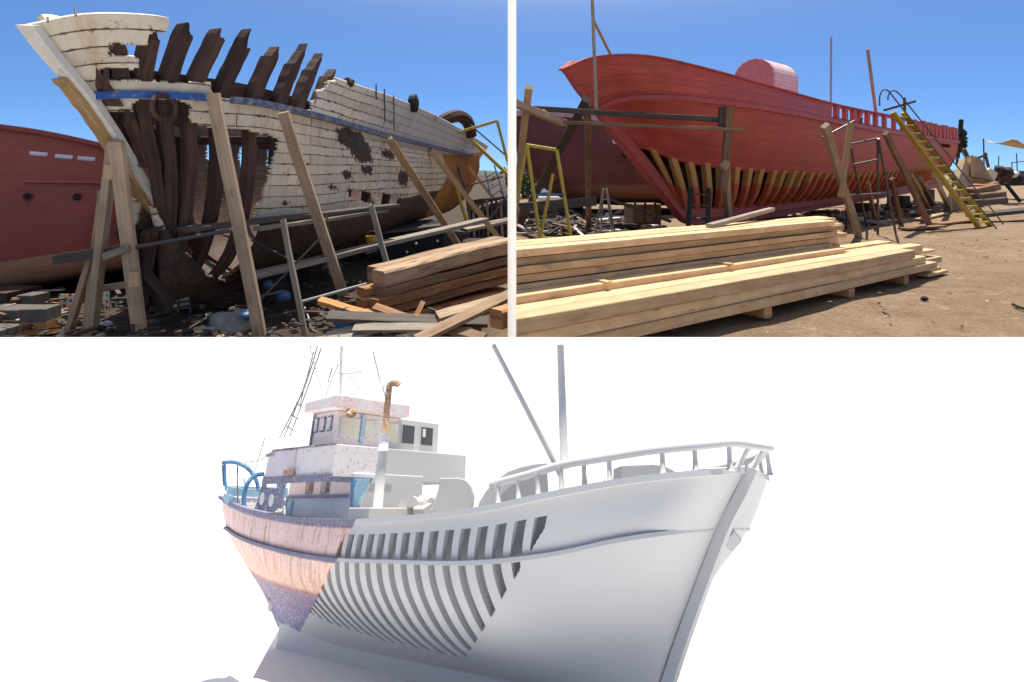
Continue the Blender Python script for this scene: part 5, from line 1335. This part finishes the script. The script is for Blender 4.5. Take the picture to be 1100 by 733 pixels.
# wheelhouse
cw = ct + UM * (Ht - .0005); cw = QB(357.5, 478.5, .215)
wh, cw, Lw, Ww, Hw = block('wheelhouse', cw, 333, 470, 441, M['mhouse'])
for x0, x1, mt in ((361.5, 384, 'mpane_y'), (388, 403, 'mpane_y'), (410, 425.5, 'mpane_y'), (429, 444, 'mpane_g'), (449.5, 464, 'mpane_g')):
    g_ = mt == 'mpane_g'
    o = pane_front('window', cw, Hw, x0, x1, .22, .84, M['mgrey'] if g_ else M['mcol_pale'], wh, -.001, .003)
    pane_front('pane', cw, Hw, x0 + 1.2, x1 - 1.2, .25, .81, M[mt], o, .002, .002)
    if x0 > 445: pane_front('light_slit', cw, Hw, 451.5, 454.5, .50, .76, M['white'], o, .004, .002)  # white strip painted for light seen through the hollow wheelhouse
pane_front('mullion', cw, Hw, 384.5, 387.5, .12, .96, M['mcol_teal'], wh, -.001, .007)
for x0, x1 in ((335, 339), (341.5, 346.5), (349, 354)):
    o = pane_side('window', cw, Hw, x1, x0, .42, .86, M['mcol_dark'], wh, .0, .003)
    pane_side('pane', cw, Hw, x1 - .8, x0 + .8, .46, .82, M['mcol_pale'], o, .003, .002)
pane_side('corner_post', cw, Hw, 334.5, 333, .0, 1.0, M['mcol_navy'], wh, .001, .004)
# roof slab over the coloured part
rc = cw + UM * (Hw + .001) - uM * .035 + nM * .03
Wr = along_to(rc, -nM, 440); Lr = along_to(rc, uM, 326)
rf = MB().prism([rc, rc + uM * Lr, rc + uM * Lr + UM * .028, rc + UM * .034], -nM * Wr).build('roof_slab', M['mcol_roof'], wh, bevel=.003)
MB().blob(QB(352, 433, .17), .012, .012, .014, 8, 6, .4, 2, seed=4).build('roof_lamp', M['mcol_dark'], wh)
MB().blob(rc - nM * .05 - UM * .008 + uM * .0, .016, .02, .010, 10, 6, .5, 2, seed=8).build('rusty_bracket', M['mcol_wood'], wh)
# blue brackets under the tier at the seam
for x0, x1 in ((377, 381), (384, 396)):
    MB().prism([QB(x0, 514, .205), QB(x1, 514, .205), QB(380, 553, .205), QB(376, 548, .205)], -nM * .008).build('bracket', M['mcol_blue' if x0 < 380 else 'mcol_teal'], boat)
# exhaust pipe, rusty above and grey below
bx = QB(405.5, 547, .20); f_ = (bx - CAM).dot(FM)
rp_ = 5.6 * f_ / 800
MB().tube([bx, bx + UM * height_to(bx, 470)], rp_, 18).build('exhaust_pipe', M['mgrey'], boat, smooth=True)
b2 = bx + UM * height_to(bx, 470.5); b3 = bx + UM * height_to(bx, 416)
MB().tube([b2, b2.lerp(b3, .5), b3] + [b3 + UM * (.010 * math.sin(a)) + XM * (.012 * (1 - math.cos(a))) for a in (.5, 1.0, 1.5)] + [b3 + UM * .009 + XM * .02, b3 + UM * .004 + XM * .024], rp_ * .72, 12).build('exhaust_elbow', M['mcol_wood'], boat, smooth=True)
MB().tube([b2 - UM * .03, b2 + UM * .01], rp_ * 1.04, 14).build('pipe_collar', M['mcol_pale'], boat, smooth=True)
# low box, disc and winch before the house
cb = QB(396, 557.5, .235)
lb_, cb, Lb, Wb, Hb = block('low_box', cb, 373, 456, 545.5, M['mgrey'])
dc = QB(439, 545, .12); rd = 11.5 * (dc - CAM).dot(FM) / 770
MB().prism([dc + (XM * math.cos(a) + UM * math.sin(a)) * rd for a in [math.pi * k / 16 for k in range(17)]], FM * .05).build('winch_drum', M['mgrey'], boat)
wd = QB(453, 544, .08); MB().lathe(wd, [(.018, 0), (.026, .004), (.026, .03), (.018, .034)], 16, (uM * -1)).build('winch', M['mgrey'], boat)
MB().bar(QB(449, 548, .10), QB(461, 548, .10), .03, .02).build('winch_base', M['mgrey'], boat)
# curved ventilator cowl between house and hatch
fz = (QB(485, 549, .12) - CAM).dot(FM)
MB().prism([Q(x, y, fz) for x, y in ((472,513.5),(494,513.5),(501,516),(506,522),(508.5,531),(508,541),(505,550),(461,550),(465,543),(468,534),(471,524))], FM * .07).build('cowl', M['mgrey'], boat, bevel=.002)
fh = (QB(550, 541, .19) - CAM).dot(FM)
ho = [(511,550),(515,538),(522,527),(533,515),(546,506),(560,501),(575,498),(588,497),(588,545)]
hi = [(588,545),(533,548),(536,532),(543,522),(556,514),(588,502)]
MB().prism([Q(x, y, fh) for x, y in ho], FM * .16).build('hatch_hood', M['mgrey'], boat, bevel=.002)
MB().prism([Q(x, y, fh - .0015) for x, y in [(590,546),(533,549),(536,534),(548,523),(566,513),(588,508)]], FM * -.003).build('hatch_face', m_plain('mid_grey', (.42, .42, .42), .7, var=.05), boat)  # darker grey sheet painted as shade in the hood's opening
fb_ = (QB(690, 515, .12) - CAM).dot(FM)
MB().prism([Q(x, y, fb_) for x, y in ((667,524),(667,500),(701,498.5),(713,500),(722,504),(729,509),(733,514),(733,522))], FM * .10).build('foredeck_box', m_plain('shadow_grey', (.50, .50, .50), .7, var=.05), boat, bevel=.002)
MB().bar(QB(623, 525, .16), QB(650, 521, .14), .03, .018).build('foredeck_plate', M['mgrey'], boat)
MB().bar(QB(751, 508, .06), QB(764, 506, .05), .02, .008).build('foredeck_plate', M['mgrey'], boat)
# mast and boom
mb_ = QB(607.5, 535, .03); fm = (mb_ - CAM).dot(FM); mt_ = Q(602, 371, fm)
MB().tube([mb_, mb_.lerp(mt_, .5), mt_], [5.2 * fm / 780, 4.8 * fm / 780, 4.3 * fm / 780], 18).build('mast', M['mgrey'], boat, smooth=True)
MB().tube([Q(606, 518, fm - .02), Q(600, 505, fm - .025), Q(530, 371, fm + .05)], [3.4 * fm / 780, 3.6 * fm / 780, 3.0 * fm / 780], 14).build('boom', M['mgrey'], boat, smooth=True)
# gear over the stern
fs = (QB(275, 548, .08) - CAM).dot(FM)
def tubes(name, mat, r_, *lines):
    m = MB()
    for ln in lines:
        pp_ = [Q(x, y, fs + (z[0] if z else 0)) for x, y, *z in ln]
        m.tube(catmull(pp_, 4 * (len(pp_) - 1)) if len(pp_) > 2 else pp_, r_ * fs / 780, 8)
    return m.build(name, M[mat], boat, smooth=True)
tubes('gallows', 'mcol_blue', 2.2, [(239,497),(249,496.5),(258,498.5),(266,503),(272,510),(276,518),(278,527)])
tubes('gallows', 'mcol_blue', 2.4, [(263,551,-.05),(262,538,-.05),(263,528,-.05),(267,518,-.05),(274,511,-.04),(284,509,-.03)])
tubes('gallows_post', 'mcol_blue', 1.5, [(241,497),(242,515),(243,527)])
tubes('chain', 'mcol_dark', .9, [(255,500),(255,522),(256,545)], [(239,500),(240,522)])
tubes('rail_post', 'mcol_teal', .8, [(263,514,.1),(263,530,.1)], [(245,523,.05),(266,526,.05),(284,527,.05)])
tubes('whip_aerial', 'mcol_dark', .55, [(285,469),(273,508)], [(262,497),(280,494),(291,487)])
m = MB(); m.prism([Q(x, y, fs + .0) for x, y in ((266,554),(274,545),(278,533),(282,519),(283,510),(296,512),(295,515),(285,517),(284,524),(304,526),(303,535),(300,557))], FM * .02); m.prism([Q(x, y, fs) for x, y in ((291,511),(308,514),(304,526),(297,525),(297,516))], FM * .02)
nd = m.build('net_drum_frame', M['mcol_navy'], boat)
for x, y in ((281, 536), (291, 538)):
    MB().prism([Q(x + 2.6 * math.cos(a) - (.8 * math.sin(a)), y + 7 * math.sin(a), fs - .004) for a in [k * math.pi / 6 for k in range(12)]], FM * .003).build('drum_slot', M['mcol_pale'], nd)
MB().prism([Q(x, y, fs + .16) for x, y in ((243,522),(309,524),(309,536),(243,533))], FM * .008).build('stern_wall', M['mcol_teal'], boat)
MB().prism([Q(x, y, fs + .02) for x, y in ((240,530),(258,536),(258,549),(246,545),(240,537))], FM * .008).build('stern_wall', M['mcol_teal'], boat)
tubes('blue_post', 'mcol_blue', 2.0, [(309,536,-.03),(309,562,-.03)])
MB().box(Q(300, 556, fs - .04) - UM * .0, .02, .02, .022).build('dark_box', M['mcol_dark'], boat)
# rig over the wheelhouse
fr = (cw - CAM).dot(FM) + .12
fs_keep = fs; fs = fr
tubes('signal_mast', 'mcol_pale', 1.9, [(366,432),(366.5,400),(367,372)])
tubes('radar_arm', 'mcol_roof', 1.5, [(364,401),(376,401),(389,399)])
tubes('mast_stay', 'mcol_pale', .9, [(348,431),(356,408),(364,391)], [(394,428),(386,417),(375,404)], [(333,371),(338,392),(349,430)])
tubes('lattice_mast', 'mcol_dark', .75, [(341,372),(331,405),(305,470)], [(337,378),(325,420),(300,471)], [(345,374),(330,418),(311,470)], [(331,405),(327,418)], [(326,420),(322,436)], [(318,432),(324,438)], [(313,446),(320,450)], [(308,458),(315,462)])
for al in ([(401,378),(404,392),(409,412)], [(357,395),(352,412)], [(411,414),(414,428)]): tubes('aerial', 'mcol_dark', .7, al)
fs = fs_keep
# rudder and screw
rd_ = QB(298, 662, 0)
MB().blob(QB(294, 646, 0), .016, .03, .02, 10, 8, .3, 2, seed=3).build('screw', M['mcol_roof'], boat, smooth=True)
M['mrud'] = m_col('scan_rudder', (.42, .16, .14), (.5, .28, .24), speck=.3)
MB().prism([QB(x, y, .0) for x, y in ((318,649),(311,655),(303,652),(301,660),(296,664),(299,671),(306,668),(318,662))], -nM * .012).build('rudder', M['mrud'], boat)
# white plinth, added; its outline stands in for the boat's floor shadow
kz = min(lbu(p).z for p in kw) - .031
def on_plane(px, py, u):
    r = ray_m(px, py); t = (u + (OM - CAM).dot(UM)) / r.dot(UM); return CAM + r * t
zpl = lbu(kw[-1]).z - .03
print('keel u', [round(lbu(p).z, 3) for p in kw[::8]], 'stern z', kw[-1].z)
top = [on_plane(x, y, zpl) for x, y in ((304, 668), (262, 745), (980, 930), (1010, 729))]
print([tuple(round(c, 2) for c in p) for p in top])
m = MB(); n4 = len(top); m.v = [p for p in top] + [V(p.x, p.y, min(.024, p.z - .02)) for p in top]
m.face((0, 1, 2, 3)); m.face((7, 6, 5, 4))
for k in range(4): m.face((k, 4 + k, 4 + (k + 1) % 4, (k + 1) % 4))
tpl = NT('white_plinth_board'); tpl.done(tpl.hsv((.84, .82, .80), tpl.ramp(tpl.noise(tpl.coord(), 2, 4, .5), .3, .7, .98, 1.0)), .8, .1)
tag(m.build('plinth', tpl.m), 'white raked plinth board under the keel of the model boat', 'plinth')
